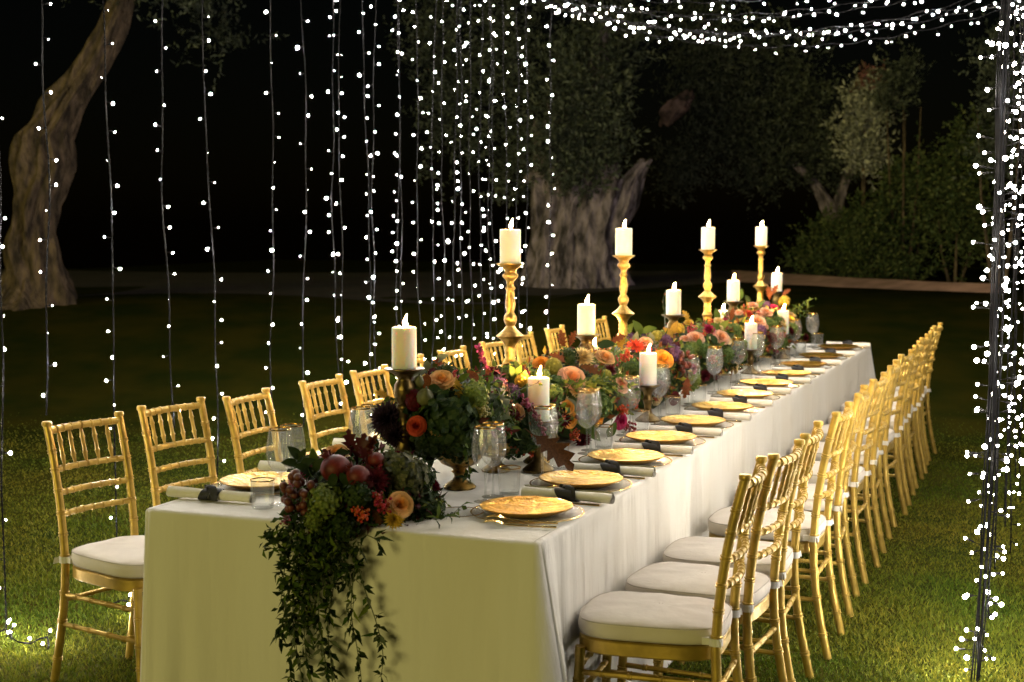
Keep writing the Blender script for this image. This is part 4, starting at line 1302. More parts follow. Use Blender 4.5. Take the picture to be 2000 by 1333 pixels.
        mi = 1 + np.repeat(rng.integers(0, len(mats), n), 4)
        mb.V += [tuple(v) for v in V]; mb.F += [tuple(int(j) + nv0 for j in f) for f in F]; mb.I += [int(i) for i in mi]
        return ob(name, mb.mesh(name, [M['stem']] + [M[m_] for m_ in mats], sharp=None), s.e)
    def spike(s, pts, mat, r=.006, n=60, name='amaranth_spike', fat=.012):
        pts = [Vector(p_) - s.o for p_ in pts]
        mb = MB()
        m_ = len(pts) - 1
        for i in range(n):
            t_ = i / (n - 1) * m_
            k = min(int(t_), m_ - 1)
            p_ = pts[k].lerp(pts[k + 1], t_ - k)
            o = Vector((random.gauss(0, 1), random.gauss(0, 1), random.gauss(0, 1))).normalized() * fat * random.random() * (1.1 - .6 * (i / n))
            mb.ball(p_ + o, r * random.uniform(.6, 1.2), sub=0)
        mb.tube(pts, .0015, 4)
        return ob(name, mb.mesh(name, M[mat], sharp=None), s.e)
    def filler(s, n, choices, zmin=0.80):
        k = 0; tries = 0
        while k < n and tries < 400:
            tries += 1
            d = Vector((random.gauss(0, 1), random.gauss(0, 1), random.gauss(0.25, .8))).normalized()
            w = s.c + Vector((d.x * s.r.x, d.y * s.r.y, d.z * s.r.z)) * random.uniform(.9, 1.02)
            if w.z < zmin: continue
            kind, mat, sz = random.choice(choices)
            nn = (s.normal(w) + Vector((0, 0, .3))).normalized()
            size = sz * random.uniform(.8, 1.15)
            s.one(kind, w - nn * size * .4, nn, size, mat)
            k += 1

def bowl(a, x, y, s=1.0, h=0.15, name='compote_bowl'):
    mb = MB()
    q = h / 0.15
    mb.lathe([(0.0001, 0.0005), (0.052 * s, 0.0005), (0.055 * s, 0.006), (0.044 * s, 0.016), (0.024 * s, 0.028), (0.017 * s, 0.040), (0.020 * s, 0.050), (0.028 * s, 0.056), (0.020 * s, 0.062), (0.030 * s, 0.070 * q), (0.060 * s, 0.084 * q), (0.080 * s, 0.108 * q), (0.088 * s, 0.135 * q), (0.086 * s, 0.15 * q), (0.080 * s, 0.148 * q), (0.074 * s, 0.12 * q), (0.0001, 0.10 * q)], 32)
    ob(name, mb.mesh(name, M['mercury'], sharp=50), a.e, Vector((x, y, TZ + 0.001)) - a.o)

GREENS = ['leaf_dark', 'leaf_mid', 'leaf_dark', 'leaf_mid', 'leaf_burg']
WARM = ['leaf_mid', 'leaf_lime', 'leaf_mid', 'leaf_lime', 'leaf_rust', 'leaf_burg', 'leaf_rust', 'leaf_yellow', 'leaf_dark']

# --- front garland hanging over the near end
g = Arr('dark floral garland spilling over the near end of the table', (-1.955, 3.735, 0.785), (0.235, 0.25, 0.155), (-1.965, 3.70, TZ + .001), None)
g.greenery(1900, ['leaf_dark', 'leaf_dark', 'leaf_mid', 'leaf_burg'], (.022, .045), (.28, .5), core='leaf_dark', coresize=.72)
# part that lies over the cloth edge
def mass(a, c, r, n, mats, L=(.02, .042)):
    d = rand_dirs(n) * (rng.random((n, 1)) ** .4)
    P = np.array(c) + d * np.array(r) - np.array(a.o)
    P[:, 1] = np.minimum(P[:, 1], TY0 - 0.008 - a.o.y) if c[1] < TY0 else P[:, 1]
    ln = L[0] + (L[1] - L[0]) * rng.random(n)
    V, F = leaf_arrays(P, unit(rand_dirs(n) + np.array([0, -.35, -.25])), unit(rand_dirs(n) + np.array([0, -.8, .3])), ln, ln * (.28 + .2 * rng.random(n)))
    mi = np.repeat(rng.integers(0, len(mats), n), 4)
    tag(ob('foliage', np_mesh('foliage', V, F, [M[m_] for m_ in mats], mi, smooth=True), a.e), kind='stuff')
mass(g, (-1.99, 3.50, 0.67), (.165, .055, .12), 560, ['leaf_dark', 'leaf_dark', 'leaf_mid'])
mass(g, (-2.03, 3.51, 0.53), (.085, .045, .16), 240, ['leaf_dark', 'leaf_mid'])
g.flower('rose', 655, 880, 24, 'pet_apricot', 1.0)
g.flower('hydrangea', 788, 915, 54, 'hyd_purple', .95)
g.flower('hydrangea', 632, 978, 36, 'hyd_lime', 1.02, 1.0)
g.flower('hydrangea', 612, 1018, 22, 'hyd_lime', 1.05, 1.0)
g.flower('hydrangea', 700, 965, 34, 'hyd_dark', 1.0, .8)
g.flower('hydrangea', 668, 1030, 34, 'hyd_dark', 1.0, 1.0)
g.flower('rose', 784, 985, 25, 'pet_apricot', 1.08, .6)
g.flower('dahlia', 771, 1015, 19, 'pet_yellow', 1.08, 1.0)
g.flower('berry_cluster', 708, 1005, 17, 'berry_or', 1.08)
g.flower('berry_cluster', 695, 998, 11, 'berry_or', 1.1)
g.flower('berry_cluster', 752, 985, 20, 'berry_red', 1.06)
g.flower('berry_cluster', 738, 970, 14, 'berry_red', 1.06)
g.flower('berry_cluster', 556, 1020, 14, 'berry_pink', 1.05)
g.flower('dahlia', 577, 935, 18, 'pet_magenta', 1.0)
g.flower('dahlia', 735, 935, 26, 'pet_burg', .98)
for (px, py, an, L, mt) in [(672, 900, -30, 44, 'leaf_burg'), (644, 896, 120, 46, 'leaf_burg'), (722, 925, -70, 46, 'leaf_burg'), (684, 868, 95, 60, 'leaf_burg'), (704, 878, 75, 66, 'leaf_burg'), (722, 872, 60, 52, 'leaf_rust'), (712, 892, 110, 46, 'leaf_burg'), (735, 1010, -60, 36, 'leaf_brown')]:
    g.leaf(px, py, an, L, mt)
for (px, py, an, L, mt) in [(640, 905, 200, 34, 'leaf_dark'), (672, 938, -60, 32, 'leaf_dark'), (676, 905, 20, 36, 'leaf_dark'), (716, 918, -20, 34, 'leaf_dark'), (715, 950, 200, 34, 'leaf_burg'), (650, 940, 260, 36, 'leaf_dark'), (668, 886, 10, 34, 'leaf_dark'), (575, 885, 130, 38, 'leaf_dark'), (590, 892, 70, 36, 'leaf_dark'), (600, 905, 30, 38, 'leaf_dark'), (566, 905, 170, 36, 'leaf_dark'), (612, 890, 95, 32, 'leaf_mid'), (560, 1000, 200, 32, 'leaf_dark'), (548, 1050, 210, 30, 'leaf_dark'), (770, 1040, -15, 32, 'leaf_euc'), (590, 915, 150, 34, 'leaf_dark'), (560, 1060, 250, 34, 'leaf_dark'), (622, 908, 60, 36, 'leaf_dark'), (640, 1050, 240, 34, 'leaf_mid')]:
    g.leaf(px, py, an, L, mt, oak=False)
g.filler(16, [('hydrangea', 'hyd_dark', .05), ('berry_cluster', 'berry_red', .022), ('dahlia', 'pet_burg', .035), ('rose', 'pet_burg', .035)], .76)
# trailing vines
YV = 3.515
def vp(l, y=YV): return [onY(px, py, y - 0.012 * (i % 2)) for i, (px, py) in enumerate(l)]
VM = ['leaf_dark', 'leaf_mid', 'leaf_dark', 'leaf_euc']
vines = [([(606, 1040), (585, 1110), (572, 1190), (578, 1260), (590, 1330), (596, 1400)], 80), ([(640, 1040), (628, 1110), (622, 1190), (632, 1270), (645, 1350), (650, 1410)], 90),
         ([(660, 1050), (652, 1140), (640, 1220), (648, 1300), (668, 1380)], 85), ([(700, 1060), (690, 1130), (686, 1200), (698, 1270), (706, 1340), (700, 1400)], 60),
         ([(694, 1085), (712, 1150), (736, 1220), (748, 1280), (744, 1322)], 56), ([(600, 1060), (566, 1150), (552, 1215), (545, 1250)], 44), ([(620, 1050), (606, 1130), (594, 1210), (600, 1290), (618, 1360)], 75),
         ([(655, 1060), (676, 1120), (690, 1170), (682, 1230)], 36), ([(590, 1050), (575, 1130), (585, 1200), (566, 1290), (570, 1330)], 50)]
for pts, n_ in vines: g.sprig(vp(pts), VM, n_, .036, .0125, .0017, 'trailing_vine', -.25)
g.sprig(vp([(594, 1015), (570, 1045), (556, 1110), (548, 1180)], 3.50), ['leaf_euc'], 5, .03, .012, .0022, 'trailing_vine')
g.sprig(vp([(716, 1045), (735, 1055), (742, 1070), (752, 1082)], 3.51), ['leaf_dark'], 6, .045, .019, .0014, 'sprig')
g.sprig([onZ(850, 1015, TZ + .03), onZ(868, 1010, TZ + .03), onZ(885, 1003, TZ + .03), onZ(905, 985, TZ + .015)], ['leaf_dark', 'leaf_mid'], 22, .035, .015)
g.sprig([onZ(836, 985, TZ + .05), onZ(858, 978, TZ + .06), onZ(874, 985, TZ + .03)], ['leaf_dark', 'leaf_lime'], 30, .016, .008)
g.sprig([onX(560, 985, -2.20), onX(552, 960, -2.22), onX(556, 938, -2.22)], ['leaf_dark', 'leaf_mid'], 30, .012, .008)
for (px, py, r_, lab, q) in [(656, 916, 30, 'big dark red pomegranate at the front of the garland', .10), (699, 931, 24, 'crimson pomegranate lower beside the big one in the front garland', .08), (735, 899, 17, 'pinkish red pomegranate half hidden by dark hydrangea', .1)]:
    w, n_, t_ = g.hit(px, py, 1.0)
    rad = r_ * t_ / _f
    e = tag(empty('pomegranate', tuple(w)), lab, 'fruit', 'pomegranates in the front garland')
    mb = MB()
    V, F = ICO[2]
    mb.add([(v[0] * rad * (1 + .03 * math.sin(4 * math.atan2(v[1], v[0]))), v[1] * rad, v[2] * rad * .93) for v in V], F)
    dcr = Vector((-0.55, -0.15, 0.75)).normalized()
    ob('skin', mb.mesh('skin', M['pomegranate'], sharp=None), e)
    mb = MB()
    n = 6
    for i in range(n):
        a0, a1, am = 2 * math.pi * i / n, 2 * math.pi * (i + 1) / n, 2 * math.pi * (i + .5) / n
        mb.add([(rad * .2 * math.cos(a0), rad * .2 * math.sin(a0), 0), (rad * .2 * math.cos(a1), rad * .2 * math.sin(a1), 0), (rad * .26 * math.cos(a1), rad * .26 * math.sin(a1), rad * .2), (rad * .38 * math.cos(am), rad * .38 * math.sin(am), rad * .48), (rad * .26 * math.cos(a0), rad * .26 * math.sin(a0), rad * .2)], [(0, 1, 2, 3, 4)])
    ob('crown', mb.mesh('crown', M['pomegranate']), e, dcr * rad * .9, dcr.to_track_quat('Z', 'Y').to_matrix())
def grapes(label, c, n, rad, spread, mat='grape'):
    e = tag(empty('grape_bunch', tuple(c)), label, 'fruit', 'grape bunches')
    me = np_mesh('grape', [tuple(Vector(v) * rad) for v in ICO[1][0]], ICO[1][1], M[mat])
    got = []
    tries = 0
    while len(got) < n and tries < 3000:
        tries += 1
        p_ = Vector((random.gauss(0, 1), random.gauss(0, 1), random.gauss(0, 1))).normalized() * (random.random() ** .33)
        p_ = Vector((p_.x * spread[0], p_.y * spread[1], p_.z * spread[2]))
        if all((p_ - q).length > rad * 1.7 for q in got): got.append(p_)
    for p_ in got: ob('grape', me, e, p_, (random.random(), 0, 0), (1, 1, random.uniform(.95, 1.15)))
    mb = MB()
    for p_ in got: mb.tube([(0, 0, 0), tuple(p_)], .0012, 4)
    ob('stalk', mb.mesh('stalk', M['stem']), e)
w, n_, t_ = g.hit(582, 962, 1.02)
grapes('bunch of dusky red grapes at the left of the front garland', w, 30, .0125, (.055, .05, .065))

# --- compote by the dark candlestick
b1 = Arr('flower bowl with big dark green hydrangea behind the first dark bronze candlestick', (-1.915, 4.29, 0.955), (0.235, 0.25, 0.172), (-1.85, 4.26, TZ + .001))
bowl(b1, -1.85, 4.22, 1.0, .15)
b1.greenery(1500, GREENS, (.022, .045), (.35, .6))
b1.flower('hydrangea', 876, 810, 58, 'hyd_dark', .96)
b1.flower('hydrangea', 900, 862, 44, 'hyd_dark', .96)
b1.flower('hydrangea', 838, 868, 40, 'hyd_dark', .96)
b1.flower('rose', 862, 738, 25, 'pet_apricot', 1.0)
b1.flower('dahlia', 752, 818, 36, 'pet_black', 1.0, .9)
b1.flower('dahlia', 770, 850, 28, 'pet_black', .98, .9)
b1.flower('hydrangea', 929, 765, 30, 'hyd_lime', 1.0)
b1.flower('rose', 812, 832, 19, 'pet_red', 1.02)
b1.flower('berry_cluster', 946, 798, 17, 'berry_green', 1.03)
b1.flower('berry_cluster', 888, 730, 12, 'berry_red', 1.0)
b1.flower('pompon', 808, 778, 22, 'pet_burg', 1.0)
for (px, py, an, L, mt, ok) in [(860, 712, 140, 34, 'leaf_rust', True), (833, 748, -95, 36, 'leaf_rust', False), (894, 758, -80, 40, 'leaf_yellow', True), (748, 772, 150, 34, 'leaf_yellow', True), (923, 735, 130, 34, 'leaf_rust', False), (862, 700, 30, 32, 'leaf_euc', False), (818, 730, 200, 32, 'leaf_euc', False), (834, 716, 100, 30, 'leaf_euc', False), (906, 738, 40, 28, 'leaf_mid', False), (768, 745, 110, 30, 'leaf_mid', False), (925, 890, -60, 30, 'leaf_dark', False), (840, 898, -80, 32, 'leaf_dark', False), (850, 760, -20, 30, 'leaf_dark', False)]:
    b1.leaf(px, py, an, L, mt, ok)
b1.sprig([onX(905, 870, -1.74), onX(915, 905, -1.72), onX(912, 935, -1.72)], ['leaf_dark', 'leaf_mid'], 26, .026, .015)
b1.filler(16, [('hydrangea', 'hyd_dark', .05), ('dahlia', 'pet_burg', .04), ('rose', 'pet_apricot', .036), ('berry_cluster', 'berry_red', .02), ('hydrangea', 'hyd_green', .045)], .9)
for (px, py, r_, lab) in [(830, 777, 18, 'round green fig in the first flower bowl under the apricot rose'), (817, 748, 15, 'darker green fig behind the first dark candlestick')]:
    w, n_, t_ = b1.hit(px, py, 1.04)
    rad = r_ * t_ / _f
    e = tag(empty('fig', tuple(w)), lab, 'fruit', 'figs in the first flower bowl')
    mb = MB(); mb.lathe([(0.0001, -rad), (rad * .55, -rad * .85), (rad * .95, -rad * .3), (rad, 0), (rad * .85, rad * .5), (rad * .45, rad * .95), (rad * .16, rad * 1.25), (rad * .12, rad * 1.4), (.0001, rad * 1.42)], 18)
    ob('skin', mb.mesh('skin', M['fig'], sharp=None), e, (0, 0, 0), (.5, .4, 0))
    mb = MB(); mb.tube([(0, 0, rad * 1.4), (0, 0, rad * 1.6)], rad * .09, 6); ob('stalk', mb.mesh('stalk', M['stem']), e, (0, 0, 0), (.5, .4, 0))

# --- second compote
b2 = Arr('flower bowl with magenta amaranth spikes and big brown oak leaf', (-1.90, 4.76, 0.915), (0.215, 0.30, 0.18), (-1.84, 4.70, TZ + .001))
bowl(b2, -1.86, 4.56, .95, .11); bowl(b2, -1.79, 4.78, .9, .10)
b2.greenery(1150, GREENS + ['leaf_lime'], (.022, .045), (.35, .6))
b2.flower('hydrangea', 1025, 838, 46, 'hyd_dark', .97); b2.flower('hydrangea', 1008, 868, 34, 'hyd_dark', .97); b2.flower('hydrangea', 1043, 862, 26, 'hyd_green', 1.0)
b2.flower('rose', 978, 763, 19, 'pet_peach', 1.02); b2.flower('rose', 990, 788, 18, 'pet_peach', 1.02); b2.flower('rose', 1006, 806, 20, 'pet_apricot', 1.0)
b2.flower('hydrangea', 972, 748, 20, 'hyd_mauve', 1.0); b2.flower('hydrangea', 1000, 762, 18, 'hyd_mauve', 1.0); b2.flower('dahlia', 948, 745, 20, 'pet_burg', 1.0)
b2.flower('berry_cluster', 1037, 884, 16, 'berry_or', 1.05); b2.flower('berry_cluster', 1006, 878, 13, 'berry_or', 1.05); b2.flower('pompon', 1020, 740, 14, 'pet_yellow', 1.0)
for (px, py, an, L, mt, ok) in [(925, 733, 160, 36, 'leaf_rust', False), (945, 730, 20, 34, 'leaf_rust', True), (1012, 730, 70, 36, 'leaf_mid', False), (1002, 728, 110, 32, 'leaf_mid', False), (1024, 738, 80, 30, 'leaf_yellow', False), (985, 815, -40, 30, 'leaf_burg', True)]:
    b2.leaf(px, py, an, L, mt, ok)
b2.spike([onX(934, 676, -1.95), onX(942, 700, -1.94), onX(956, 724, -1.92), onX(962, 745, -1.9)], 'amaranth', .0055, 130, fat=.014)
b2.spike([onX(1018, 775, -1.74), onX(1034, 795, -1.71), onX(1050, 818, -1.69), onX(1062, 848, -1.67)], 'berry_pink', .0065, 80, 'berry_spray', .020)
b2.sprig([onX(985, 778, -1.74), onX(1015, 762, -1.72), onX(1040, 752, -1.70), onX(1052, 748, -1.69)], ['leaf_mid', 'leaf_dark'], 16, .028, .011)
b2.filler(18, [('hydrangea', 'hyd_dark', .05), ('dahlia', 'pet_burg', .04), ('rose', 'pet_peach', .036), ('berry_cluster', 'berry_or', .02), ('hydrangea', 'hyd_green', .045)], .87)
p0, p1 = onY(1042, 850, 4.44), onY(1120, 914, 4.40)
b2.sprig([(-1.80, 4.66, .92), (-1.74, 4.56, .945), p0 + Vector((-.02, .03, .005)), p0 + (p1 - p0) * .3], ['leaf_rust'], 3, .03, .012, .003)
tip = (p1 - p0).normalized(); nn = ((_eye - p0).normalized() + Vector((.3, 0, .6))).normalized(); sd = tip.cross(nn).normalized(); nn = sd.cross(tip)
tag(ob('oak_leaf', oak_me, b2.e, p0 - b2.o, Matrix((sd, tip, nn)).transposed(), (p1 - p0).length, M['leaf_brown']), 'large brown oak leaf reaching over the table')

# --- third, broad and bright
b3 = Arr('wide bright flower mass with peach garden rose and green pompon', (-1.915, 5.48, 0.885), (0.24, 0.50, 0.205), (-1.87, 5.48, TZ + .001))
b3.greenery(2100, WARM, (.022, .05), (.32, .55), zmin=TZ + .006)
for (k, px, py, r_, mt) in [('rose', 1057, 705, 17, 'pet_orange'), ('pompon', 1082, 711, 17, 'pet_pom'), ('dahlia', 1139, 694, 24, 'pet_cream'), ('rose', 1183, 694, 20, 'pet_apricot'), ('berry_cluster', 1225, 690, 14, 'berry_or'), ('rose', 1119, 734, 27, 'pet_peach'),
                            ('pompon', 1186, 730, 11, 'pet_pom'), ('rose', 1216, 749, 18, 'pet_peach'), ('rose', 1081, 778, 17, 'pet_peach'), ('rose', 1216, 825, 16, 'pet_magenta'), ('berry_cluster', 1127, 853, 14, 'berry_or'), ('dahlia', 1140, 862, 18, 'pet_burg'),
                            ('berry_cluster', 1203, 702, 12, 'berry_red'), ('hydrangea', 1112, 690, 20, 'hyd_dark'), ('berry_cluster', 1222, 800, 13, 'berry_or'), ('berry_cluster', 1236, 838, 14, 'berry_red'), ('hydrangea', 1180, 790, 24, 'hyd_green'), ('dahlia', 1100, 820, 18, 'pet_burg'), ('hydrangea', 1085, 745, 18, 'hyd_green'), ('rose', 1110, 795, 14, 'pet_orange')]:
    b3.flower(k, px, py, r_, mt)
for (px, py, an, L, mt, ok) in [(1098, 664, 100, 40, 'leaf_rust', True), (1118, 662, 70, 34, 'leaf_rust', True), (1152, 722, -20, 44, 'leaf_brown', True), (1185, 674, 10, 38, 'leaf_dark', False), (1205, 664, 30, 36, 'leaf_rust', True), (1214, 668, 60, 26, 'leaf_yellow', False), (1150, 838, 20, 38, 'leaf_mid', False), (1160, 850, -40, 36, 'leaf_mid', False), (1118, 790, 120, 30, 'leaf_euc', False), (1140, 828, 160, 34, 'leaf_lime', False), (1195, 840, 60, 34, 'leaf_mid', False), (1090, 700, 150, 36, 'leaf_rust', True)]:
    b3.leaf(px, py, an, L, mt, ok)
for k in range(7):
    x0 = 1085 + 18 * k
    b3.sprig([b3.hit(x0, 770 - 4 * k, .98)[0], b3.hit(x0 + 14, 752 - 3 * k, 1.07)[0], b3.hit(x0 + 34, 748 + 3 * (k % 3), 1.13)[0], b3.hit(x0 + 44, 764, 1.12)[0]], ['leaf_mid', 'leaf_mid', 'leaf_lime'], 34, .030, .011)
b3.filler(38, [('hydrangea', 'hyd_green', .042), ('rose', 'pet_peach', .036), ('rose', 'pet_orange', .032), ('berry_cluster', 'berry_red', .02), ('dahlia', 'pet_burg', .036), ('dahlia', 'pet_cream', .036), ('berry_cluster', 'berry_or', .022)], .80)

# --- fourth
b4 = Arr('flower mass with red gerbera, orange ranunculus and lime hydrangea', (-1.915, 6.52, 0.875), (0.24, 0.54, 0.20), (-1.87, 6.52, TZ + .001))
b4.greenery(2000, WARM, (.022, .05), (.32, .55), zmin=TZ + .006)
for (k, px, py, r_, mt) in [('gerbera', 1243, 672, 20, 'pet_red'), ('rose', 1299, 698, 20, 'pet_orange'), ('hydrangea', 1233, 716, 22, 'hyd_green'), ('berry_cluster', 1224, 692, 12, 'berry_or'), ('hydrangea', 1318, 684, 17, 'hyd_mauve'), ('rose', 1356, 720, 10, 'pet_magenta'),
                            ('hydrangea', 1357, 742, 22, 'hyd_lime'), ('hydrangea', 1346, 684, 16, 'hyd_green'), ('pompon', 1283, 652, 11, 'pet_pom'), ('pompon', 1328, 638, 10, 'pet_yellow'), ('rose', 1262, 665, 13, 'pet_peach'), ('dahlia', 1290, 760, 18, 'pet_burg'), ('berry_cluster', 1240, 790, 13, 'berry_or'), ('dahlia', 1262, 822, 16, 'pet_red'), ('hydrangea', 1305, 735, 16, 'hyd_dark'), ('berry_cluster', 1250, 828, 12, 'berry_red'), ('rose', 1320, 780, 13, 'pet_burg')]:
    b4.flower(k, px, py, r_, mt)
for (px, py, an, L, mt, ok) in [(1245, 640, 120, 34, 'leaf_mid', False), (1228, 645, 60, 34, 'leaf_mid', False), (1268, 645, 20, 32, 'leaf_mid', False), (1242, 660, 80, 26, 'leaf_euc', False), (1272, 660, 100, 24, 'leaf_euc', False), (1340, 757, -100, 44, 'leaf_rust', True), (1318, 640, 70, 28, 'leaf_yellow', False), (1305, 650, 130, 28, 'leaf_yellow', False)]:
    b4.leaf(px, py, an, L, mt, ok)
b4.sprig([b4.hit(1300, 660, .98)[0], onX(1298, 615, -1.95), onX(1295, 590, -1.95), onX(1300, 566, -1.94)], ['leaf_mid', 'leaf_rust'], 8, .03, .011)
b4.filler(36, [('hydrangea', 'hyd_green', .042), ('rose', 'pet_peach', .034), ('rose', 'pet_cream', .034), ('berry_cluster', 'berry_red', .02), ('dahlia', 'pet_burg', .036), ('hydrangea', 'hyd_mauve', .036), ('berry_cluster', 'berry_or', .022)], .80)
w, n_, t_ = b4.hit(1337, 708, 1.02)
grapes('bunch of brownish mauve grapes among flowers beside the orange ranunculus', w, 22, .011, (.045, .05, .06))

# --- fifth
b5 = Arr('flower mass with cream and peach roses around the third tall candlestick', (-1.915, 7.62, 0.870), (0.24, 0.60, 0.205), (-1.87, 7.62, TZ + .001))
b5.greenery(1900, WARM, (.022, .05), (.32, .55), zmin=TZ + .006)
for (k, px, py, r_, mt) in [('rose', 1360, 658, 17, 'pet_peach'), ('rose', 1411, 656, 17, 'pet_peach'), ('rose', 1422, 663, 10, 'pet_cream'), ('hydrangea', 1437, 640, 16, 'hyd_green'), ('dahlia', 1386, 642, 13, 'pet_magenta'), ('berry_cluster', 1352, 640, 11, 'berry_red'), ('hydrangea', 1380, 680, 16, 'hyd_green'), ('rose', 1405, 625, 11, 'pet_cream'),
                            ('berry_cluster', 1395, 700, 10, 'berry_or'), ('dahlia', 1400, 730, 14, 'pet_burg'), ('hydrangea', 1425, 690, 15, 'hyd_green'), ('dahlia', 1378, 735, 13, 'pet_burg'), ('rose', 1345, 628, 9, 'pet_yellow'), ('hydrangea', 1452, 670, 13, 'hyd_lime')]:
    b5.flower(k, px, py, r_, mt)
for (px, py, an, L, mt, ok) in [(1400, 615, 100, 26, 'leaf_mid', False), (1415, 635, 50, 26, 'leaf_lime', False), (1398, 640, 140, 26, 'leaf_mid', False), (1365, 672, -100, 22, 'leaf_mid', False), (1340, 618, 120, 26, 'leaf_yellow', True), (1430, 615, 80, 26, 'leaf_rust', True), (1395, 665, -60, 24, 'leaf_dark', False)]:
    b5.leaf(px, py, an, L, mt, ok)
b5.filler(42, [('hydrangea', 'hyd_green', .042), ('rose', 'pet_peach', .036), ('rose', 'pet_cream', .034), ('rose', 'pet_orange', .03), ('berry_cluster', 'berry_or', .02), ('dahlia', 'pet_burg', .036), ('hydrangea', 'hyd_lime', .036)], .80)

# --- far end
b6 = Arr('farthest flower mass with yellow bloom and loose green sprigs at the end', (-1.915, 9.15, 0.870), (0.24, 0.98, 0.205), (-1.88, 9.15, TZ + .001))
b6.greenery(2400, WARM, (.024, .055), (.32, .55), zmin=TZ + .006)
for (k, px, py, r_, mt) in [('rose', 1442, 609, 9, 'pet_peach'), ('rose', 1482, 625, 16, 'pet_peach'), ('rose', 1498, 607, 12, 'pet_peach'), ('rose', 1513, 598, 8, 'pet_magenta'), ('hydrangea', 1499, 593, 8, 'hyd_mauve'), ('pompon', 1533, 585, 12, 'pet_yellow'), ('hydrangea', 1508, 630, 15, 'hyd_green'),
                            ('hydrangea', 1489, 643, 12, 'hyd_mauve'), ('rose', 1546, 622, 9, 'pet_yellow'), ('dahlia', 1462, 612, 10, 'pet_red'), ('rose', 1470, 594, 10, 'pet_peach'), ('berry_cluster', 1455, 600, 9, 'berry_or'), ('hydrangea', 1552, 640, 11, 'hyd_lime'), ('dahlia', 1510, 660, 12, 'pet_burg'), ('berry_cluster', 1530, 655, 8, 'berry_red'), ('hydrangea', 1478, 665, 12, 'hyd_green'), ('dahlia', 1575, 660, 9, 'pet_burg')]:
    b6.flower(k, px, py, r_, mt)
for (px, py, an, L, mt, ok) in [(1502, 574, 100, 28, 'leaf_rust', True), (1512, 568, 60, 26, 'leaf_rust', True), (1535, 572, 40, 22, 'leaf_rust', True), (1447, 575, 85, 22, 'leaf_mid', False), (1460, 585, 120, 20, 'leaf_dark', False)]:
    b6.leaf(px, py, an, L, mt, ok)
for k, (x1, y1) in enumerate([(1592, 582), (1580, 600), (1570, 588), (1586, 612)]):
    b6.sprig([onX(1545, 612, -1.8), onX(1556, 602 + 3 * k, -1.76), onX((1556 + x1) / 2 + 3, y1 + 8, -1.72), onX(x1, y1, -1.7)], ['leaf_mid', 'leaf_lime'], 16, .042, .014)
b6.filler(56, [('hydrangea', 'hyd_green', .042), ('rose', 'pet_peach', .036), ('rose', 'pet_cream', .034), ('rose', 'pet_orange', .03), ('berry_cluster', 'berry_or', .02), ('dahlia', 'pet_burg', .036), ('dahlia', 'pet_magenta', .03)], .80)


# ------------------------------------------------------------------ fairy lights
BULB = np_mesh('bulb', [(v[0] * 0.0041, v[1] * 0.0041, v[2] * 0.0041) for v in ICO[1][0]], ICO[1][1], M['bulb_a'])
BM = ['bulb_a', 'bulb_b', 'bulb_c', 'bulb_d']
def hang_bulb(parent, mb, p, d, stub=0.028, s=None, wt=(5, 3, 4)):
    """short black socket on the cable and a glowing bulb at its end"""
    d = Vector(d).normalized()
    mb.tube([p, p + d * stub * 0.45, p + d * stub * 0.5, p + d * stub], [0.0014, 0.0014, 0.0034, 0.0034], 5)
    k = random.choices((0, 1, 2, 3), wt)[0] if len(wt) == 4 else random.choices((0, 1, 2), wt)[0]
    if k == 3: s = random.choice((1.2, 1.45, 1.75, 2.1))
    s = s or random.choice((0.55, 0.7, 0.85, 1.0, 1.15, 1.35, 1.7))
    ob('bulb', BULB, parent, p + d * (stub + 0.003), (random.random(), random.random(), 0), s, M[BM[k]])
def twisted(mb, P, r=0.0021, sep=0.0026, pitch=0.055):
    L = 0.0
    A, B = [], []
    for i, p in enumerate(P):
        if i: L += (P[i] - P[i - 1]).length
        a = L / pitch * 2 * math.pi
        t_ = (P[min(i + 1, len(P) - 1)] - P[max(i - 1, 0)]).normalized()
        u = t_.orthogonal().normalized() if abs(t_.z) < 0.8 else Vector((1, 0, 0))
        v = t_.cross(u).normalized()
        o = (u * math.cos(a) + v * math.sin(a)) * sep
        A.append(p + o); B.append(p - o)
    mb.tube(A, r, 4); mb.tube(B, r, 4)
def curtain_string(x, y, ztop, zbot, gap, label, group, wt=(5, 3, 4)):
    e = empty('string_light', (x, y, 0))
    tag(e, label, 'string light', group)
    mb = MB()
    n = int((ztop - zbot) / 0.018)
    ph = [random.random() * 6.28 for _ in range(4)]
    lean = (random.uniform(-.012, .012), random.uniform(-.02, .02))
    def at(z):
        return Vector((0.008 * math.sin(z * 3.1 + ph[0]) + 0.004 * math.sin(z * 9 + ph[1]) + lean[0] * z, 0.010 * math.sin(z * 2.7 + ph[2]) + 0.005 * math.sin(z * 8 + ph[3]) + lean[1] * z, z))
    P = [at(ztop - (ztop - zbot) * i / n) for i in range(n + 1)]
    twisted(mb, P)
    z = ztop - random.random() * gap
    while z > zbot + 0.02:
        a = random.random() * 6.28
        hang_bulb(e, mb, at(z), (math.cos(a), math.sin(a), random.uniform(-.35, .35)), wt=wt)
        z -= gap * random.uniform(0.8, 1.2)
    ob('cable', mb.mesh('cable', M['wire'], sharp=None), e)
    return e
LX = -3.68
ly = [3.78, 4.17, 4.42, 4.85, 5.23, 5.61, 6.07, 6.40, 6.78, 7.18, 7.55, 7.94, 8.27, 8.59, 8.93, 9.23, 9.63, 10.08]
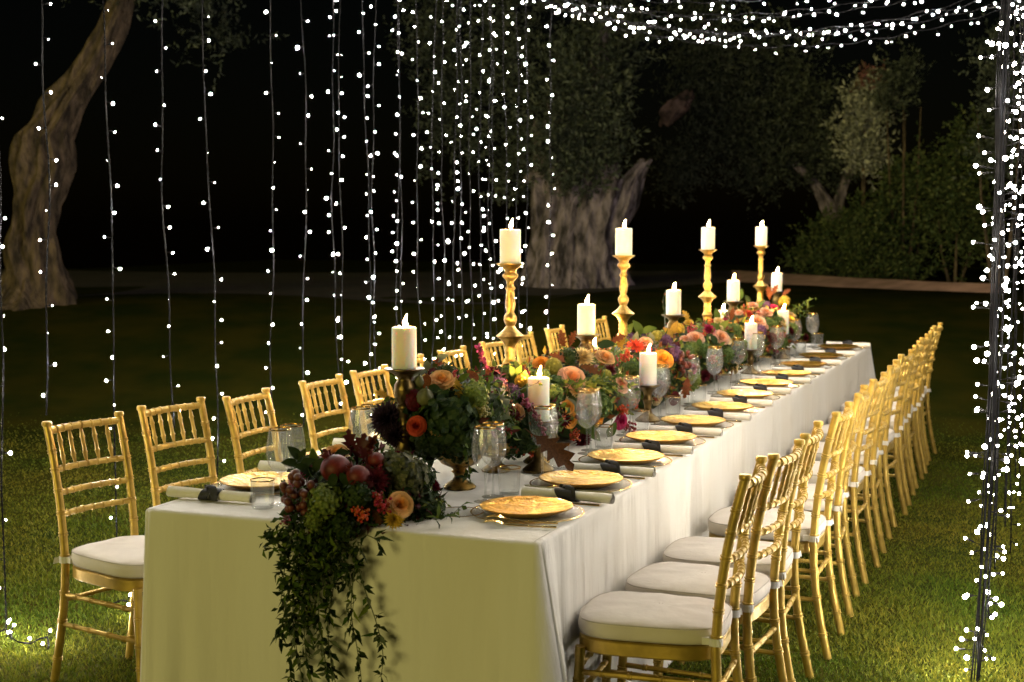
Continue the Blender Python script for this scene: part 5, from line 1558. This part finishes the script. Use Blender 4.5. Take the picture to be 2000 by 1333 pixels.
for i, y in enumerate(ly):
    k = i - 2
    if k < 0: lab = f'vertical fairy light string left of the picture, {ORD[-k-1]} outside the frame edge'
    else: lab = f'vertical fairy light string hanging at left, {ORD[k]} from the left edge of the photo'
    curtain_string(LX, y, 3.25, [0.05, 0.05, 0.86, 0.20, 0.70, 0.42, 0.62, 0.55, 0.6, 0.45, 0.65, 0.5, 0.58, 0.62, 0.5, 0.6, 0.55, 0.6][i], 0.118, lab, 'hanging fairy light strings on the left')
# end of a string lying in the grass
e = empty('string_light', tuple(onZ(40, 1250, 0.02)))
tag(e, 'fairy light string end lying in a heap on the grass at far left', 'string light')
mb = MB()
P = [Vector((-0.30 + 0.028 * i, 0.04 * math.sin(i * 0.9) - 0.004 * i, 0.022 + 0.012 * math.sin(i * 1.7))) for i in range(20)]
twisted(mb, P)
for i in (1, 4, 6, 8, 9, 11, 12, 14, 16, 18):
    hang_bulb(e, mb, P[i], (random.uniform(-.6, .6), random.uniform(-.6, .6), 0.8), s=1.25)
ob('cable', mb.mesh('cable', M['wire'], sharp=None), e)

e = empty('string_light', tuple(onZ(250, 1195, 0.02)))
tag(e, 'few fairy lights lying in the grass behind the front left chair', 'string light')
mb = MB()
P = [Vector((-0.08 + 0.02 * i, 0.05 * math.sin(i * 0.8), 0.022 + 0.010 * math.sin(i * 1.3))) for i in range(12)]
twisted(mb, P)
for i in (2, 4, 7, 9): hang_bulb(e, mb, P[i], (random.uniform(-.6, .6), random.uniform(-.6, .6), 0.8), s=1.5)
ob('cable', mb.mesh('cable', M['wire'], sharp=None), e)

# strands across the table overhead
cyl = [10.28, 10.02, 9.72, 9.38, 9.04, 8.68, 8.30, 7.85, 7.3, 6.75, 6.2, 5.65, 5.1, 4.6, 4.15]
for i, y in enumerate(cyl):
    a, b_ = Vector((LX, y + random.uniform(-.05, .05), 3.22)), Vector((-0.24, y + random.uniform(-.05, .05), 3.12))
    e = empty('canopy_string_light', tuple(a))
    if i < 7: lab = f'sagging fairy light strand across the table overhead, {ORD[i]} from the far end'
    else: lab = f'fairy light strand overhead nearer than the picture top, {ORD[i-7]} towards the camera'
    tag(e, lab, 'string light', 'fairy light strands over the table')
    mb = MB()
    n = 110
    sag = 0.30 + random.uniform(-.03, .03)
    P = [a.lerp(b_, k / n) - a + Vector((0, 0.02 * math.sin(k * .2 + i), -sag * 4 * (k / n) * (1 - k / n) + 0.008 * math.sin(k * 0.7 + i))) for k in range(n + 1)]
    twisted(mb, P)
    s_ = 0.03
    while s_ < 0.985:
        k = int(s_ * n)
        hang_bulb(e, mb, P[k], (random.uniform(-.6, .6), random.uniform(-1, 1), random.uniform(-1.4, .6)), stub=random.uniform(.02, .045))
        s_ += 0.0265 * random.uniform(0.7, 1.3) if i < 7 else 0.045 * random.uniform(.8, 1.2)
    ob('cable', mb.mesh('cable', M['wire'], sharp=None), e)

# thick bundle of cables hanging at the right
e = empty('cable_bundle', (-0.262, 5.10, 0))
tag(e, 'thick bundle of dark fairy light cables hanging at the right of the chairs', 'string light')
mb = MB()
def spine(z): return Vector((0.010 * math.sin(z * 2.2) + 0.020 * z - 0.01, 0.008 * math.sin(z * 3.1) + 0.012 * z, z))
for k in range(10):
    a, rr = k * 2.4, 0.004 + 0.015 * ((k * 0.618) % 1)
    top, bot = 3.15, (0.0 if k % 2 else 0.02 + 0.05 * (k % 5))
    P = []
    for i in range(120):
        z = top + (bot - top) * i / 119
        aa = a + 0.9 * math.sin(z * 2.0 + k) + z * 0.6
        fl = 1 + 0.35 * math.sin(z * 4.1 + k * 1.9)
        P.append(spine(z) + Vector((rr * fl * math.cos(aa), rr * fl * math.sin(aa), 0)))
    mb.tube(P, 0.0034 if k % 3 else 0.0026, 5)
z = 3.1
while z > 0.06:
    for _ in range(random.choice((3, 3, 4, 4, 5))):
        a = random.random() * 6.28
        p = spine(z) + Vector((0.018 * math.cos(a), 0.018 * math.sin(a), random.uniform(-.03, .03)))
        hang_bulb(e, mb, p, (math.cos(a), math.sin(a), random.uniform(-.3, .3)), stub=random.uniform(.03, .065), s=random.choice((1.0, 1.15, 1.3, 1.7)), wt=(2, 0.6, 4, 9))
    z -= random.uniform(0.05, 0.085)
ob('cable', mb.mesh('cable', M['wire'], sharp=None), e)
ry = [5.4, 5.75, 6.1, 6.5, 6.9, 7.3, 7.75, 8.2, 8.7, 9.2, 9.7, 10.2]
for i, y in enumerate(ry):
    curtain_string(-0.235 + random.uniform(-.02, .02), y, 3.12, 0.16 + 0.10 * (i % 3), 0.080, f'vertical fairy light string behind the right cable bundle, {ORD[i]} going back', 'hanging fairy light strings on the right', (1.3, 0.4, 5, 6))

for i, y in enumerate([4.0, 4.55]):  # unseen strings added to brighten the table's near end and chair backs
    curtain_string(0.32 + random.uniform(-.02, .02), y, 3.12, 0.08, 0.11, f'added unseen fairy light string right of the picture, {ORD[i]} from the camera', 'hanging fairy light strings on the right')
for i, y in enumerate([7.35, 7.75, 8.1, 8.45, 8.8, 9.1, 9.45, 9.85, 10.2]):
    curtain_string(-3.98 + random.uniform(-.03, .03), y, 3.25, 0.5, 0.118, f'vertical fairy light string in the second row at left, {ORD[i]} going back', 'hanging fairy light strings, second row')
